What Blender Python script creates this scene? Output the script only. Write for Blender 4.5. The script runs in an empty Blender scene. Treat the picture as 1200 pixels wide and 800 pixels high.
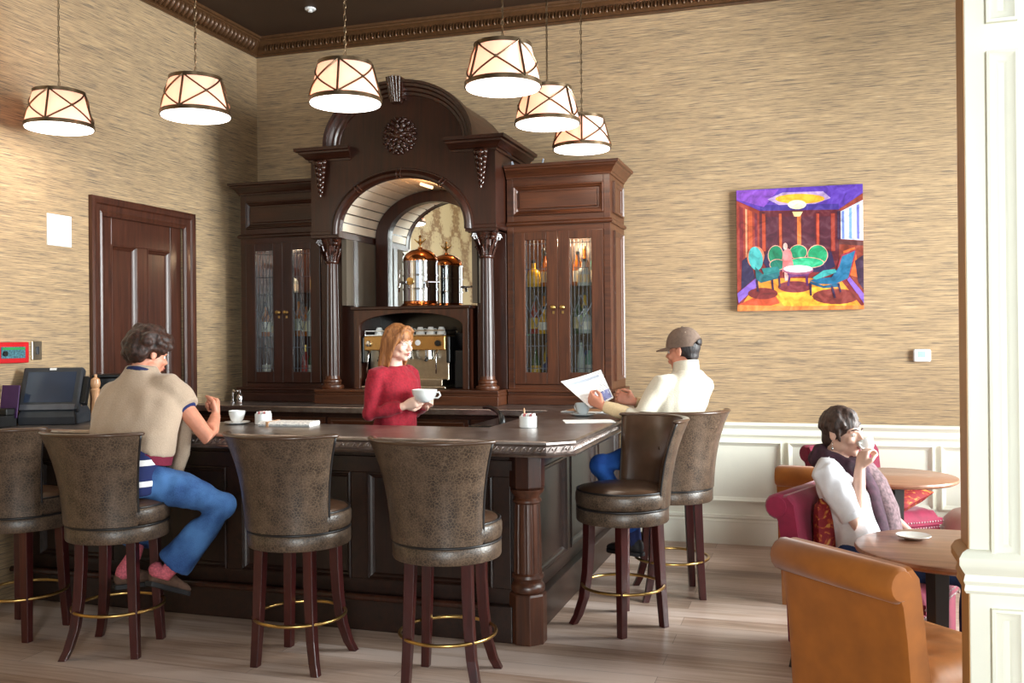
# light levels
BULB = 2
DOWN = 2.5
DAY_R = (40, 80, 100, 820)
DAY_F = (0, 0, 640)
SKY = 1.5
EXPOSURE = 0.36
PUCK = 12
SOFFIT = 1.6
VOX = 1.3
import bpy, bmesh, math, random
from math import sin, cos, pi, sqrt, radians
from mathutils import Vector, Matrix, Euler, noise as mnoise

scene = bpy.context.scene
COL = scene.collection
WORK = bpy.data.scenes.new('workbench')   # an empty side scene in which shapes are fused, removed at the end
random.seed(7)

# ------------------------------------------------------------------ helpers
def V(*a):
    return Vector(a)

class MB:
    """collects closed shapes into one mesh"""
    def __init__(self):
        self.bm = bmesh.new()
        self.mi = 0
    def _face(self, vs):
        try:
            f = self.bm.faces.new(vs)
            f.material_index = self.mi
            return f
        except ValueError:
            return None
    def verts(self, pts):
        return [self.bm.verts.new(p) for p in pts]
    def box(self, x0, x1, y0, y1, z0, z1, M=None):
        p = [(x0, y0, z0), (x1, y0, z0), (x1, y1, z0), (x0, y1, z0), (x0, y0, z1), (x1, y0, z1), (x1, y1, z1), (x0, y1, z1)]
        if M is not None:
            p = [M @ Vector(q) for q in p]
        v = self.verts(p)
        for f in ((0, 3, 2, 1), (4, 5, 6, 7), (0, 1, 5, 4), (1, 2, 6, 5), (2, 3, 7, 6), (3, 0, 4, 7)):
            self._face([v[i] for i in f])
        return self
    def loft(self, rings, cap=True, close=True):
        """rings: lists of points with equal counts"""
        R = [self.verts(r) for r in rings]
        n = len(R[0])
        m = n if close else n - 1
        for a, b in zip(R[:-1], R[1:]):
            for i in range(m):
                j = (i + 1) % n
                self._face([a[i], a[j], b[j], b[i]])
        if cap:
            self._face(R[0][::-1])
            self._face(R[-1])
        return self
    def lathe(self, prof, n=24, c=(0, 0, 0), M=None, cap=True):
        """prof: (radius, z) bottom to top"""
        rings = []
        for r, z in prof:
            r = max(r, 1e-4)
            ring = [Vector((c[0] + r * cos(2 * pi * i / n), c[1] + r * sin(2 * pi * i / n), c[2] + z)) for i in range(n)]
            if M is not None:
                ring = [M @ q for q in ring]
            rings.append(ring)
        return self.loft(rings, cap)
    def cyl(self, p0, p1, r0, r1=None, n=16):
        return self.tube([p0, p1], [r0, r0 if r1 is None else r1], n=n)
    def tube(self, pts, rad, n=10, closed=False, flat=None, round_caps=False, up=None):
        """tube along pts; rad scalar or list; flat=(a,b) scales in the two cross directions"""
        P = [Vector(p) for p in pts]
        k = len(P)
        if not isinstance(rad, (list, tuple)):
            rad = [rad] * k
        fl = flat if isinstance(flat, list) else [flat or (1, 1)] * k
        rings = []
        prev = None
        for i in range(k):
            if closed:
                t = P[(i + 1) % k] - P[i - 1]
            else:
                t = P[min(i + 1, k - 1)] - P[max(i - 1, 0)]
            t.normalize()
            if prev is None:
                ref = Vector(up) if up is not None else (Vector((0, 0, 1)) if abs(t.z) < .9 else Vector((0, 1, 0)))
                u = (ref - t * ref.dot(t)).normalized()
            else:
                u = (prev - t * prev.dot(t))
                if u.length < 1e-5:
                    u = t.orthogonal()
                u.normalize()
            prev = u
            w = t.cross(u)
            rings.append([P[i] + (u * cos(2 * pi * j / n) * fl[i][0] + w * sin(2 * pi * j / n) * fl[i][1]) * rad[i] for j in range(n)])
        if round_caps and not closed:
            def capr(i, s):
                c = P[i]
                t = (P[1] - P[0]).normalized() if i == 0 else (P[-1] - P[-2]).normalized()
                out = []
                for a in (35, 65, 84):
                    out.append([c + (q - c) * cos(radians(a)) + t * s * rad[i] * sin(radians(a)) for q in rings[i]])
                return out
            a = capr(0, -1)[::-1]
            b = capr(k - 1, 1)
            rings = a + rings + b
        if closed:
            rings.append(rings[0])
            R = [self.verts(r) for r in rings[:-1]]
            R.append(R[0])
            for a, b in zip(R[:-1], R[1:]):
                for i in range(n):
                    j = (i + 1) % n
                    self._face([a[i], a[j], b[j], b[i]])
            return self
        return self.loft(rings)
    def ell(self, c, r, n=12, m=8, M=None):
        """ellipsoid"""
        c = Vector(c)
        if not isinstance(r, (list, tuple)):
            r = (r, r, r)
        rings = []
        for i in range(m + 1):
            a = -pi / 2 + pi * i / m
            a = max(min(a, pi / 2 - .02), -pi / 2 + .02)
            ring = []
            for j in range(n):
                b = 2 * pi * j / n
                q = Vector((r[0] * cos(a) * cos(b), r[1] * cos(a) * sin(b), r[2] * sin(a)))
                if M is not None:
                    q = M @ q
                ring.append(c + q)
            rings.append(ring)
        return self.loft(rings)
    def prism(self, pts, fn, a, b):
        """polygon pts (2d) placed by fn(u,v,w); extruded from w=a to w=b"""
        A = self.verts([fn(u, v, a) for u, v in pts])
        B = self.verts([fn(u, v, b) for u, v in pts])
        n = len(pts)
        self._face(A[::-1])
        self._face(B)
        for i in range(n):
            j = (i + 1) % n
            self._face([A[i], A[j], B[j], B[i]])
        return self
    def build(self, name, mat, parent=None, smooth=None, bevel=0, loc=None, seg=2):
        bmesh.ops.recalc_face_normals(self.bm, faces=self.bm.faces)
        me = bpy.data.meshes.new(name)
        self.bm.to_mesh(me)
        self.bm.free()
        for m in (mat if isinstance(mat, (list, tuple)) else [mat]):
            me.materials.append(m)
        o = bpy.data.objects.new(name, me)
        COL.objects.link(o)
        if parent is not None:
            o.parent = parent
        if loc is not None:
            o.location = loc
        if bevel:
            b = o.modifiers.new('edges', 'BEVEL')
            b.width = bevel
            b.segments = seg
            b.limit_method = 'ANGLE'
            b.angle_limit = radians(40)
            b.harden_normals = False
        if smooth:
            shade(o, smooth)
        return o

def shade(o, ang=40):
    me = o.data
    me.polygons.foreach_set('use_smooth', [True] * len(me.polygons))
    if ang is not True and ang < 180:
        try:
            me.set_sharp_from_angle(angle=radians(ang))
        except Exception:
            pass

def fuse(o, voxel, smooth=4, factor=.5, disp=None, adapt=0):
    """one continuous skin out of the overlapping shapes of a mesh"""
    m = o.modifiers.new('fuse', 'REMESH')
    m.mode = 'VOXEL'
    m.voxel_size = voxel * VOX
    if smooth:
        s = o.modifiers.new('soften', 'SMOOTH')
        s.factor = factor
        s.iterations = smooth
    par, lo = o.parent, o.location.copy()
    COL.objects.unlink(o)
    o.parent = None
    WORK.collection.objects.link(o)
    with bpy.context.temp_override(scene=WORK, view_layer=WORK.view_layers[0]):
        dg = bpy.context.evaluated_depsgraph_get()
        ev = o.evaluated_get(dg)
        me = bpy.data.meshes.new_from_object(ev)
    WORK.collection.objects.unlink(o)
    COL.objects.link(o)
    o.parent = par
    o.location = lo
    old = o.data
    mats = [mm for mm in old.materials]
    o.modifiers.clear()
    me.name = old.name
    o.data = me
    bpy.data.meshes.remove(old)
    me.materials.clear()
    for mm in mats:
        me.materials.append(mm)
    if disp:
        for v in me.vertices:
            v.co = v.co + v.normal * disp(v.co)
    me.polygons.foreach_set('use_smooth', [True] * len(me.polygons))
    me.polygons.foreach_set('material_index', [0] * len(me.polygons))
    return o

def paint(o, fn):
    """material index per face from its centre"""
    for p in o.data.polygons:
        p.material_index = fn(p.center)

def thing(name, label, cat, loc=(0, 0, 0), rz=0, group=None):
    o = bpy.data.objects.new(name, None)
    o.empty_display_size = .1
    COL.objects.link(o)
    o.location = loc
    o.rotation_euler = (0, 0, rz)
    return tag(o, label, cat, group)

def tag(o, label, cat, group=None, kind=None):
    if label:
        o['label'] = label
    if cat:
        o['category'] = cat
    if group:
        o['group'] = group
    if kind:
        o['kind'] = kind
    return o

def struct(o):
    o['kind'] = 'structure'
    return o

def kids(o):
    return [c for c in COL.objects if c.parent == o]

def dup(root, loc, rz=None, label=None, group=None):
    r = root.copy()
    COL.objects.link(r)
    r.location = loc
    if rz is not None:
        r.rotation_euler = (0, 0, rz)
    if label:
        r['label'] = label
    if group:
        r['group'] = group
    for ch in kids(root):
        c = ch.copy()
        COL.objects.link(c)
        c.parent = r
        for g in kids(ch):
            d = g.copy()
            COL.objects.link(d)
            d.parent = c
    return r

# ------------------------------------------------------------------ materials
def lin(c):
    """sRGB 0-255 -> linear"""
    out = []
    for v in c:
        v = v / 255
        out.append(v / 12.92 if v <= .04045 else ((v + .055) / 1.055) ** 2.4)
    return tuple(out) + (1,)

def newmat(name):
    m = bpy.data.materials.new(name)
    m.use_nodes = True
    nt = m.node_tree
    b = nt.nodes['Principled BSDF']
    return m, nt, b

def N(nt, typ, **kw):
    n = nt.nodes.new(typ)
    for k, v in kw.items():
        if k.startswith('i_'):
            n.inputs[k[2:]].default_value = v
        else:
            setattr(n, k, v)
    return n

def coords(nt, scale=(1, 1, 1), kind='Object', rot=(0, 0, 0)):
    t = N(nt, 'ShaderNodeTexCoord')
    mp = N(nt, 'ShaderNodeMapping')
    mp.inputs['Scale'].default_value = scale
    mp.inputs['Rotation'].default_value = rot
    nt.links.new(t.outputs[kind], mp.inputs['Vector'])
    return mp.outputs['Vector']

def ramp(nt, fac, stops):
    r = N(nt, 'ShaderNodeValToRGB')
    e = r.color_ramp.elements
    while len(e) > 1:
        e.remove(e[-1])
    e[0].position = stops[0][0]
    e[0].color = stops[0][1]
    for p, c in stops[1:]:
        x = e.new(p)
        x.color = c
    nt.links.new(fac, r.inputs['Fac'])
    return r.outputs['Color']

def bump(nt, b, height, strength=.3, dist=.01):
    n = N(nt, 'ShaderNodeBump')
    n.inputs['Strength'].default_value = strength
    n.inputs['Distance'].default_value = dist
    nt.links.new(height, n.inputs['Height'])
    nt.links.new(n.outputs['Normal'], b.inputs['Normal'])

def plain(name, col, rough=.5, metal=0, var=.12, scale=20, spec=None, bumpy=0, sheen=0, coat=0):
    """plain paint, cloth or metal with slight variation"""
    m, nt, b = newmat(name)
    c = lin(col)
    v = coords(nt)
    nz = N(nt, 'ShaderNodeTexNoise', i_Scale=scale, i_Detail=3)
    nt.links.new(v, nz.inputs['Vector'])
    d = tuple(x * (1 - var) for x in c[:3]) + (1,)
    e = tuple(min(1, x * (1 + var)) for x in c[:3]) + (1,)
    nt.links.new(ramp(nt, nz.outputs['Fac'], [(.3, d), (.7, e)]), b.inputs['Base Color'])
    b.inputs['Roughness'].default_value = rough
    b.inputs['Metallic'].default_value = metal
    if spec is not None:
        b.inputs['Specular IOR Level'].default_value = spec
    if sheen:
        b.inputs['Sheen Weight'].default_value = sheen
        b.inputs['Sheen Roughness'].default_value = .4
    if coat:
        b.inputs['Coat Weight'].default_value = coat
        b.inputs['Coat Roughness'].default_value = .1
    if bumpy:
        bump(nt, b, nz.outputs['Fac'], bumpy, .004)
    return m

def wood(name, dark, light, rough=.3, axis='z', scale=6, coat=.3):
    m, nt, b = newmat(name)
    s = {'z': (scale * 5, scale * 5, scale * .35), 'x': (scale * .35, scale * 5, scale * 5), 'y': (scale * 5, scale * .35, scale * 5)}[axis]
    v = coords(nt, s)
    nz = N(nt, 'ShaderNodeTexNoise', i_Scale=1.0, i_Detail=5, i_Roughness=.65, i_Distortion=.6)
    nt.links.new(v, nz.inputs['Vector'])
    nt.links.new(ramp(nt, nz.outputs['Fac'], [(.28, lin(dark)), (.72, lin(light))]), b.inputs['Base Color'])
    b.inputs['Roughness'].default_value = rough
    b.inputs['Coat Weight'].default_value = coat
    b.inputs['Coat Roughness'].default_value = .18
    bump(nt, b, nz.outputs['Fac'], .08, .002)
    return m

M = {}
M['wood'] = wood('mahogany', (29, 12, 6), (62, 28, 15), .34, 'z', coat=.08)
M['wood_x'] = wood('mahogany_across', (29, 12, 6), (62, 28, 15), .34, 'x', coat=.08)
M['wood_y'] = wood('mahogany_along', (29, 12, 6), (62, 28, 15), .34, 'y', coat=.08)
M['red_wood'] = wood('red_brown_wood', (52, 25, 13), (96, 52, 28), .36, 'z', coat=.08)
M['red_wood_x'] = wood('red_brown_wood_x', (52, 25, 13), (96, 52, 28), .36, 'x', coat=.08)
M['bar_wood'] = wood('bar_oak', (40, 19, 11), (88, 48, 29), .36, coat=.15)
M['bar_wood_y'] = wood('bar_oak_along', (40, 19, 11), (88, 48, 29), .36, 'y', coat=.15)
M['panel_wood'] = wood('dark_bar_panel', (17, 8, 5), (42, 20, 12), .38, coat=.12)
M['panel_wood_y'] = wood('dark_bar_panel_along', (17, 8, 5), (46, 22, 13), .38, 'y', coat=.12)
M['leg_wood'] = wood('cherry_leg', (36, 8, 8), (70, 21, 18), .32, coat=.15)
M['door_wood'] = wood('door_walnut', (48, 23, 15), (88, 48, 33), .36, coat=.1)
M['carving'] = plain('carved_wood', (58, 28, 18), .25, 0, .3, 60, coat=.5)
M['table_wood'] = wood('table_walnut', (120, 80, 60), (172, 122, 96), .35, 'x')
M['table_post'] = plain('dark_table_post', (34, 26, 26), .35)
M['pepper_wood'] = wood('beech_mill', (176, 126, 88), (205, 158, 118), .4)
M['cream'] = plain('cream_paint', (243, 241, 226), .45, 0, .015, 8)
M['tan_side'] = plain('tan_side', (196, 146, 90), .5, 0, .04, 6)  # column's left face and rail return coloured tan, the front stays cream
M['ceil'] = plain('brown_ceiling_paint', (54, 33, 17), .6, 0, .08, 4)
M['cornice'] = plain('bronze_cornice', (92, 62, 38), .36, .25, .18, 25)
M['brass'] = plain('brass', (196, 160, 96), .28, 1, .08, 30)
M['bronze'] = plain('bronze_strap', (116, 96, 74), .32, .9, .15, 30)
M['chrome'] = plain('chrome', (225, 225, 228), .09, 1, .03, 20)
M['copper'] = plain('copper_dome', (214, 138, 84), .15, 1, .08, 12)
M['steel'] = plain('brushed_steel', (180, 168, 150), .28, 1, .08, 30)
M['black'] = plain('black_plastic', (18, 18, 19), .35)
M['blackwood'] = plain('black_interior', (16, 9, 7), .6)
M['charcoal'] = plain('charcoal_plastic', (50, 52, 57), .38)
M['screen'] = plain('screen_glass', (48, 58, 76), .12, 0, .1, 3)
M['white'] = plain('white_china', (240, 240, 238), .15, 0, .01, 10, coat=.5)
M['paper'] = plain('white_paper', (244, 244, 242), .8, 0, .02, 10)
M['whiteplast'] = plain('white_plastic', (236, 237, 238), .4, 0, .01)
M['red'] = plain('red_plastic', (196, 22, 30), .35)
M['purple'] = plain('purple_card', (68, 34, 84), .6)
M['navy'] = plain('navy_knit', (24, 34, 78), .9, 0, .15, 90, bumpy=.3)
M['skin'] = plain('fair_skin', (216, 160, 134), .5, 0, .08, 25)
M['skin_pale'] = plain('pale_skin', (232, 188, 168), .5, 0, .06, 25)
M['skin_warm'] = plain('rosy_skin', (206, 138, 112), .5, 0, .1, 25)
M['lip'] = plain('lip', (176, 92, 84), .4)
M['beige'] = plain('beige_knit', (176, 154, 134), .95, 0, .08, 160, bumpy=.4, sheen=.2)
M['burgundy'] = plain('burgundy_trim', (112, 20, 48), .9, 0, .15, 120)
M['fleece'] = plain('cream_fleece', (204, 194, 176), .95, 0, .06, 140, bumpy=.5, sheen=.2)
M['fleece_cuff'] = plain('tan_cuff', (204, 178, 140), .95, 0, .08, 140, bumpy=.4)
M['knit_red'] = plain('red_knit', (142, 16, 36), .9, 0, .25, 70, bumpy=.4, sheen=.1)
M['blouse'] = plain('white_blouse', (222, 220, 224), .85, 0, .05, 30, bumpy=.2)
M['cap'] = plain('brown_cap', (112, 92, 80), .9, 0, .12, 60, bumpy=.3)
M['shoe'] = plain('brown_suede', (92, 66, 52), .85, 0, .2, 60)
M['sole'] = plain('dark_sole', (30, 28, 30), .7)
M['magenta'] = plain('magenta_velvet', (132, 20, 56), .75, 0, .2, 14, sheen=.25)
M['mustard'] = plain('mustard_velvet', (156, 88, 20), .78, 0, .16, 9, sheen=.2)
M['tan_seat'] = plain('tan_leather_seat', (186, 118, 64), .5, 0, .15, 14, bumpy=.2)
M['pink'] = plain('dusty_pink_leather', (196, 158, 148), .5, 0, .08, 8)
M['nail'] = plain('nailhead', (190, 170, 170), .3, .9)

def mat_jeans(name, c0, c1):
    m, nt, b = newmat(name)
    v = coords(nt)
    a = N(nt, 'ShaderNodeTexNoise', i_Scale=7.0, i_Detail=3)
    nt.links.new(v, a.inputs['Vector'])
    f = N(nt, 'ShaderNodeTexNoise', i_Scale=260.0, i_Detail=2)
    nt.links.new(v, f.inputs['Vector'])
    mx = N(nt, 'ShaderNodeMath', operation='ADD')
    nt.links.new(a.outputs['Fac'], mx.inputs[0])
    mm = N(nt, 'ShaderNodeMath', operation='MULTIPLY')
    mm.inputs[1].default_value = .35
    nt.links.new(f.outputs['Fac'], mm.inputs[0])
    nt.links.new(mm.outputs[0], mx.inputs[1])
    nt.links.new(ramp(nt, mx.outputs[0], [(.5, lin(c0)), (.85, lin(c1))]), b.inputs['Base Color'])
    b.inputs['Roughness'].default_value = .9
    bump(nt, b, f.outputs['Fac'], .3, .002)
    return m
M['jeans'] = mat_jeans('blue_denim', (30, 62, 116), (72, 116, 172))
M['jeans_bright'] = mat_jeans('bright_blue_denim', (12, 58, 130), (30, 92, 170))
M['jeans_dark'] = mat_jeans('dark_denim', (18, 34, 68), (44, 74, 128))

def mat_hair(name, c0, c1, sc=(90, 90, 12)):
    m, nt, b = newmat(name)
    v = coords(nt, sc)
    a = N(nt, 'ShaderNodeTexNoise', i_Scale=1.0, i_Detail=4, i_Distortion=.5)
    nt.links.new(v, a.inputs['Vector'])
    nt.links.new(ramp(nt, a.outputs['Fac'], [(.3, lin(c0)), (.7, lin(c1))]), b.inputs['Base Color'])
    b.inputs['Roughness'].default_value = .55
    bump(nt, b, a.outputs['Fac'], .6, .006)
    return m
M['hair_curly'] = mat_hair('dark_curly_hair', (18, 9, 7), (66, 34, 22), (60, 60, 60))
M['hair_dark'] = mat_hair('dark_brown_hair', (30, 20, 18), (84, 60, 50))
M['hair_black'] = mat_hair('black_hair', (20, 16, 18), (48, 38, 38))
M['hair_red'] = mat_hair('strawberry_hair', (104, 58, 28), (176, 118, 68))

def mat_paper_wall():
    m, nt, b = newmat('grasscloth')
    def strand(sc, det, dist=0):
        n = N(nt, 'ShaderNodeTexNoise', i_Scale=1.0, i_Detail=det, i_Roughness=.6, i_Distortion=dist)
        nt.links.new(coords(nt, sc), n.inputs['Vector'])
        return n.outputs['Fac']
    a = strand((3.6, 3.6, 150), 4, .2)
    f = strand((11, 11, 330), 3, .2)
    g = strand((1.6, 1.6, 7), 2)
    mx = N(nt, 'ShaderNodeMix', data_type='FLOAT')
    mx.inputs[0].default_value = .42
    nt.links.new(a, mx.inputs[2])
    nt.links.new(f, mx.inputs[3])
    c = ramp(nt, mx.outputs[0], [(.33, lin((84, 76, 70))), (.42, lin((136, 117, 97))), (.5, lin((175, 147, 113))), (.58, lin((193, 162, 122))), (.7, lin((215, 192, 160)))])
    c2 = N(nt, 'ShaderNodeMix', data_type='RGBA', blend_type='MULTIPLY')
    c2.inputs[0].default_value = .35
    nt.links.new(c, c2.inputs[6])
    nt.links.new(ramp(nt, g, [(.35, (.72, .72, .72, 1)), (.65, (1, 1, 1, 1))]), c2.inputs[7])
    nt.links.new(c2.outputs[2], b.inputs['Base Color'])
    b.inputs['Roughness'].default_value = .75
    bump(nt, b, mx.outputs[0], .35, .006)
    return m
M['grass'] = mat_paper_wall()

def mat_damask():
    m, nt, b = newmat('damask')
    v = coords(nt)
    sp = N(nt, 'ShaderNodeSeparateXYZ')
    nt.links.new(v, sp.inputs[0])
    def mth(op, a, bb=None):
        n = N(nt, 'ShaderNodeMath', operation=op)
        for i, x in enumerate((a, bb)):
            if x is None:
                continue
            if isinstance(x, (int, float)):
                n.inputs[i].default_value = x
            else:
                nt.links.new(x, n.inputs[i])
        return n.outputs[0]
    uu = mth('PINGPONG', mth('ADD', sp.outputs['X'], sp.outputs['Y']), .36)
    vv = sp.outputs['Z']
    ogee = mth('ADD', mth('COSINE', mth('MULTIPLY', uu, 2 * pi / .72)), mth('COSINE', mth('MULTIPLY', vv, 2 * pi / 1.08)))
    cb = N(nt, 'ShaderNodeCombineXYZ')
    nt.links.new(uu, cb.inputs[0])
    nt.links.new(mth('PINGPONG', vv, .54), cb.inputs[1])
    nz = N(nt, 'ShaderNodeTexNoise', i_Scale=9.0, i_Detail=3, i_Distortion=2.4)
    nt.links.new(cb.outputs[0], nz.inputs['Vector'])
    s = mth('ADD', mth('MULTIPLY', mth('ABSOLUTE', ogee), .22), nz.outputs['Fac'])
    nt.links.new(ramp(nt, s, [(.58, lin((140, 102, 58))), (.64, lin((200, 172, 126)))]), b.inputs['Base Color'])
    b.inputs['Roughness'].default_value = .5
    return m
M['damask'] = mat_damask()

def mat_floor():
    m, nt, b = newmat('plank_floor')
    br = N(nt, 'ShaderNodeTexBrick', offset=.37, squash=1)
    br.inputs['Scale'].default_value = 1
    br.inputs['Mortar Size'].default_value = .0016
    br.inputs['Mortar Smooth'].default_value = .3
    br.inputs['Brick Width'].default_value = 1.9
    br.inputs['Row Height'].default_value = .165
    br.inputs['Bias'].default_value = 0
    br.inputs['Color1'].default_value = (0, 0, 0, 1)
    br.inputs['Color2'].default_value = (1, 1, 1, 1)
    br.inputs['Mortar'].default_value = (.5, .5, .5, 1)
    nt.links.new(coords(nt, (1, 1, 1)), br.inputs['Vector'])
    g = N(nt, 'ShaderNodeTexNoise', i_Scale=1.0, i_Detail=6, i_Roughness=.65, i_Distortion=.8)
    nt.links.new(coords(nt, (1.6, 26, 1)), g.inputs['Vector'])
    l = N(nt, 'ShaderNodeTexNoise', i_Scale=1.0, i_Detail=2)
    nt.links.new(coords(nt, (.9, 3, 1)), l.inputs['Vector'])
    mx = N(nt, 'ShaderNodeMix', data_type='FLOAT')
    mx.inputs[0].default_value = .5
    nt.links.new(g.outputs['Fac'], mx.inputs[2])
    nt.links.new(l.outputs['Fac'], mx.inputs[3])
    ad = N(nt, 'ShaderNodeMath', operation='MULTIPLY_ADD')
    ad.inputs[1].default_value = .22
    nt.links.new(br.outputs['Color'], ad.inputs[0])
    nt.links.new(mx.outputs[0], ad.inputs[2])
    c = ramp(nt, ad.outputs[0], [(.38, lin((124, 96, 80))), (.55, lin((176, 148, 130))), (.72, lin((204, 182, 170)))])
    c2 = N(nt, 'ShaderNodeMix', data_type='RGBA', blend_type='MULTIPLY')
    nt.links.new(br.outputs['Fac'], c2.inputs[0])
    nt.links.new(c, c2.inputs[6])
    c2.inputs[7].default_value = (.35, .3, .28, 1)
    nt.links.new(c2.outputs[2], b.inputs['Base Color'])
    b.inputs['Roughness'].default_value = .38
    bump(nt, b, ad.outputs[0], .12, .004)
    return m
M['floor'] = mat_floor()

def mat_leather(name, c0, c1, line, rough=.3):
    m, nt, b = newmat(name)
    v = coords(nt)
    d = N(nt, 'ShaderNodeTexNoise', i_Scale=16.0, i_Detail=4)
    nt.links.new(v, d.inputs['Vector'])
    mv = N(nt, 'ShaderNodeMix', data_type='RGBA')
    mv.inputs[0].default_value = .03
    nt.links.new(v, mv.inputs[6])
    nt.links.new(d.outputs['Color'], mv.inputs[7])
    vo = N(nt, 'ShaderNodeTexVoronoi', feature='DISTANCE_TO_EDGE', i_Scale=72.0)
    nt.links.new(mv.outputs[2], vo.inputs['Vector'])
    base = ramp(nt, d.outputs['Fac'], [(.35, lin(c0)), (.65, lin(c1))])
    ln = N(nt, 'ShaderNodeMix', data_type='RGBA')
    nt.links.new(ramp(nt, vo.outputs['Distance'], [(0, (.7, .7, .7, 1)), (.11, (0, 0, 0, 1))]), ln.inputs[0])
    nt.links.new(base, ln.inputs[6])
    ln.inputs[7].default_value = lin(line)
    nt.links.new(ln.outputs[2], b.inputs['Base Color'])
    b.inputs['Roughness'].default_value = rough
    bump(nt, b, vo.outputs['Distance'], .25, .004)
    return m
M['leather'] = mat_leather('crackled_brown_leather', (50, 38, 30), (82, 65, 52), (112, 92, 74), .36)
M['leather_top'] = plain('smooth_brown_leather', (74, 52, 38), .28, 0, .2, 10, bumpy=.1)
M['piping'] = plain('dark_piping', (28, 24, 24), .4)

def mat_pewter():
    m, nt, b = newmat('pewter')
    v = coords(nt, (1, 1, 1))
    a = N(nt, 'ShaderNodeTexNoise', i_Scale=9.0, i_Detail=5, i_Roughness=.7)
    nt.links.new(v, a.inputs['Vector'])
    nt.links.new(ramp(nt, a.outputs['Fac'], [(.3, lin((142, 128, 122))), (.7, lin((186, 176, 172)))]), b.inputs['Base Color'])
    b.inputs['Metallic'].default_value = 1
    rr = N(nt, 'ShaderNodeMapRange')
    rr.inputs['To Min'].default_value = .24
    rr.inputs['To Max'].default_value = .42
    nt.links.new(a.outputs['Fac'], rr.inputs['Value'])
    nt.links.new(rr.outputs[0], b.inputs['Roughness'])
    bump(nt, b, a.outputs['Fac'], .05, .003)
    return m
M['pewter'] = mat_pewter()

def mat_glass(name, tint=(255, 255, 255), refl=.12):
    m, nt, b = newmat(name)
    nt.nodes.remove(b)
    t = N(nt, 'ShaderNodeBsdfTransparent')
    t.inputs[0].default_value = lin(tint)
    g = N(nt, 'ShaderNodeBsdfGlossy')
    g.inputs['Roughness'].default_value = .03
    mx = N(nt, 'ShaderNodeMixShader')
    fr = N(nt, 'ShaderNodeFresnel')
    fr.inputs['IOR'].default_value = 1.5
    ad = N(nt, 'ShaderNodeMath', operation='MULTIPLY_ADD')
    ad.inputs[1].default_value = 1
    ad.inputs[2].default_value = refl - .04
    nt.links.new(fr.outputs[0], ad.inputs[0])
    nt.links.new(ad.outputs[0], mx.inputs[0])
    nt.links.new(t.outputs[0], mx.inputs[1])
    nt.links.new(g.outputs[0], mx.inputs[2])
    nt.links.new(mx.outputs[0], nt.nodes['Material Output'].inputs['Surface'])
    return m
M['glass'] = mat_glass('clear_glass', (250, 252, 250), .1)
M['shelf_glass'] = mat_glass('green_edged_glass', (190, 226, 208), .1)
M['mirror'] = plain('mirror_silver', (238, 240, 238), .02, 1, .0, 3)
M['lead'] = plain('lead_came', (118, 122, 130), .3, .8)
M['plankcream'] = plain('cream_beadboard', (232, 220, 200), .5, 0, .06, 12)
M['groove'] = plain('dark_groove', (66, 40, 26), .7)
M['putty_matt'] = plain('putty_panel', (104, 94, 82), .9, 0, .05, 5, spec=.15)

def emit(name, col, st):
    m, nt, b = newmat(name)
    c = lin(col)
    b.inputs['Base Color'].default_value = c
    b.inputs['Emission Color'].default_value = c
    b.inputs['Emission Strength'].default_value = st
    return m
M['diffuser'] = emit('lit_diffuser', (255, 246, 236), 3.5)

def mat_shade():
    m, nt, b = newmat('fabric_shade')
    nt.nodes.remove(b)
    d = N(nt, 'ShaderNodeBsdfDiffuse')
    d.inputs[0].default_value = lin((250, 240, 232))
    t = N(nt, 'ShaderNodeBsdfTranslucent')
    t.inputs[0].default_value = lin((250, 216, 202))
    mx = N(nt, 'ShaderNodeMixShader')
    mx.inputs[0].default_value = .45
    nt.links.new(d.outputs[0], mx.inputs[1])
    nt.links.new(t.outputs[0], mx.inputs[2])
    nt.links.new(mx.outputs[0], nt.nodes['Material Output'].inputs['Surface'])
    return m
M['shade'] = mat_shade()

# ------------------------------------------------------------------ camera
cd = bpy.data.cameras.new('camera')
cd.sensor_width = 36
cd.lens = 1113.7 / 1200 * 36
cd.shift_y = -7.73 / 1200
cd.clip_start = .05
cam = bpy.data.objects.new('camera', cd)
COL.objects.link(cam)
r_ = Vector((0.95375, 0.30046, -0.00923)).normalized()
w_ = Vector((-0.30046, 0.95380, 0.00192)).normalized()
u_ = r_.cross(w_)
w_ = u_.cross(r_)
mw = Matrix(((r_.x, u_.x, -w_.x, 0), (r_.y, u_.y, -w_.y, 0), (r_.z, u_.z, -w_.z, 1.6), (0, 0, 0, 1)))
cam.matrix_world = mw
scene.camera = cam
CAM_R, CAM_U, CAM_F = r_.copy(), u_.copy(), w_.copy()

# ------------------------------------------------------------------ room
XL, YB, ZC = -4.739, 7.468, 4.275
XR, YF = 2.9, -4.2
def simple(name, mat, *boxes, bevel=0):
    b = MB()
    for x in boxes:
        b.box(*x)
    return struct(b.build(name, mat, bevel=bevel))

simple('floor', M['floor'], (XL - .2, XR + .2, YF - .2, YB + .2, -.1, 0))
simple('ceiling', M['ceil'], (XL - .2, XR + .2, YF - .2, YB + .2, ZC, ZC + .1))
simple('wall_back', M['grass'], (XL - .2, XR + .2, YB, YB + .15, 0, ZC))
# left wall: grasscloth up to y = 4.2, damask nearer, a hole for the service door
b = MB()
b.box(XL - .15, XL, 4.1, 5.47, 0, ZC)
b.box(XL - .15, XL, 6.42, YB, 0, ZC)
b.box(XL - .15, XL, 5.47, 6.42, 2.5, ZC)
b.mi = 1
b.box(XL - .15, XL, YF, 4.1, 0, ZC)
struct(b.build('wall_left', [M['grass'], M['damask']]))
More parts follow.
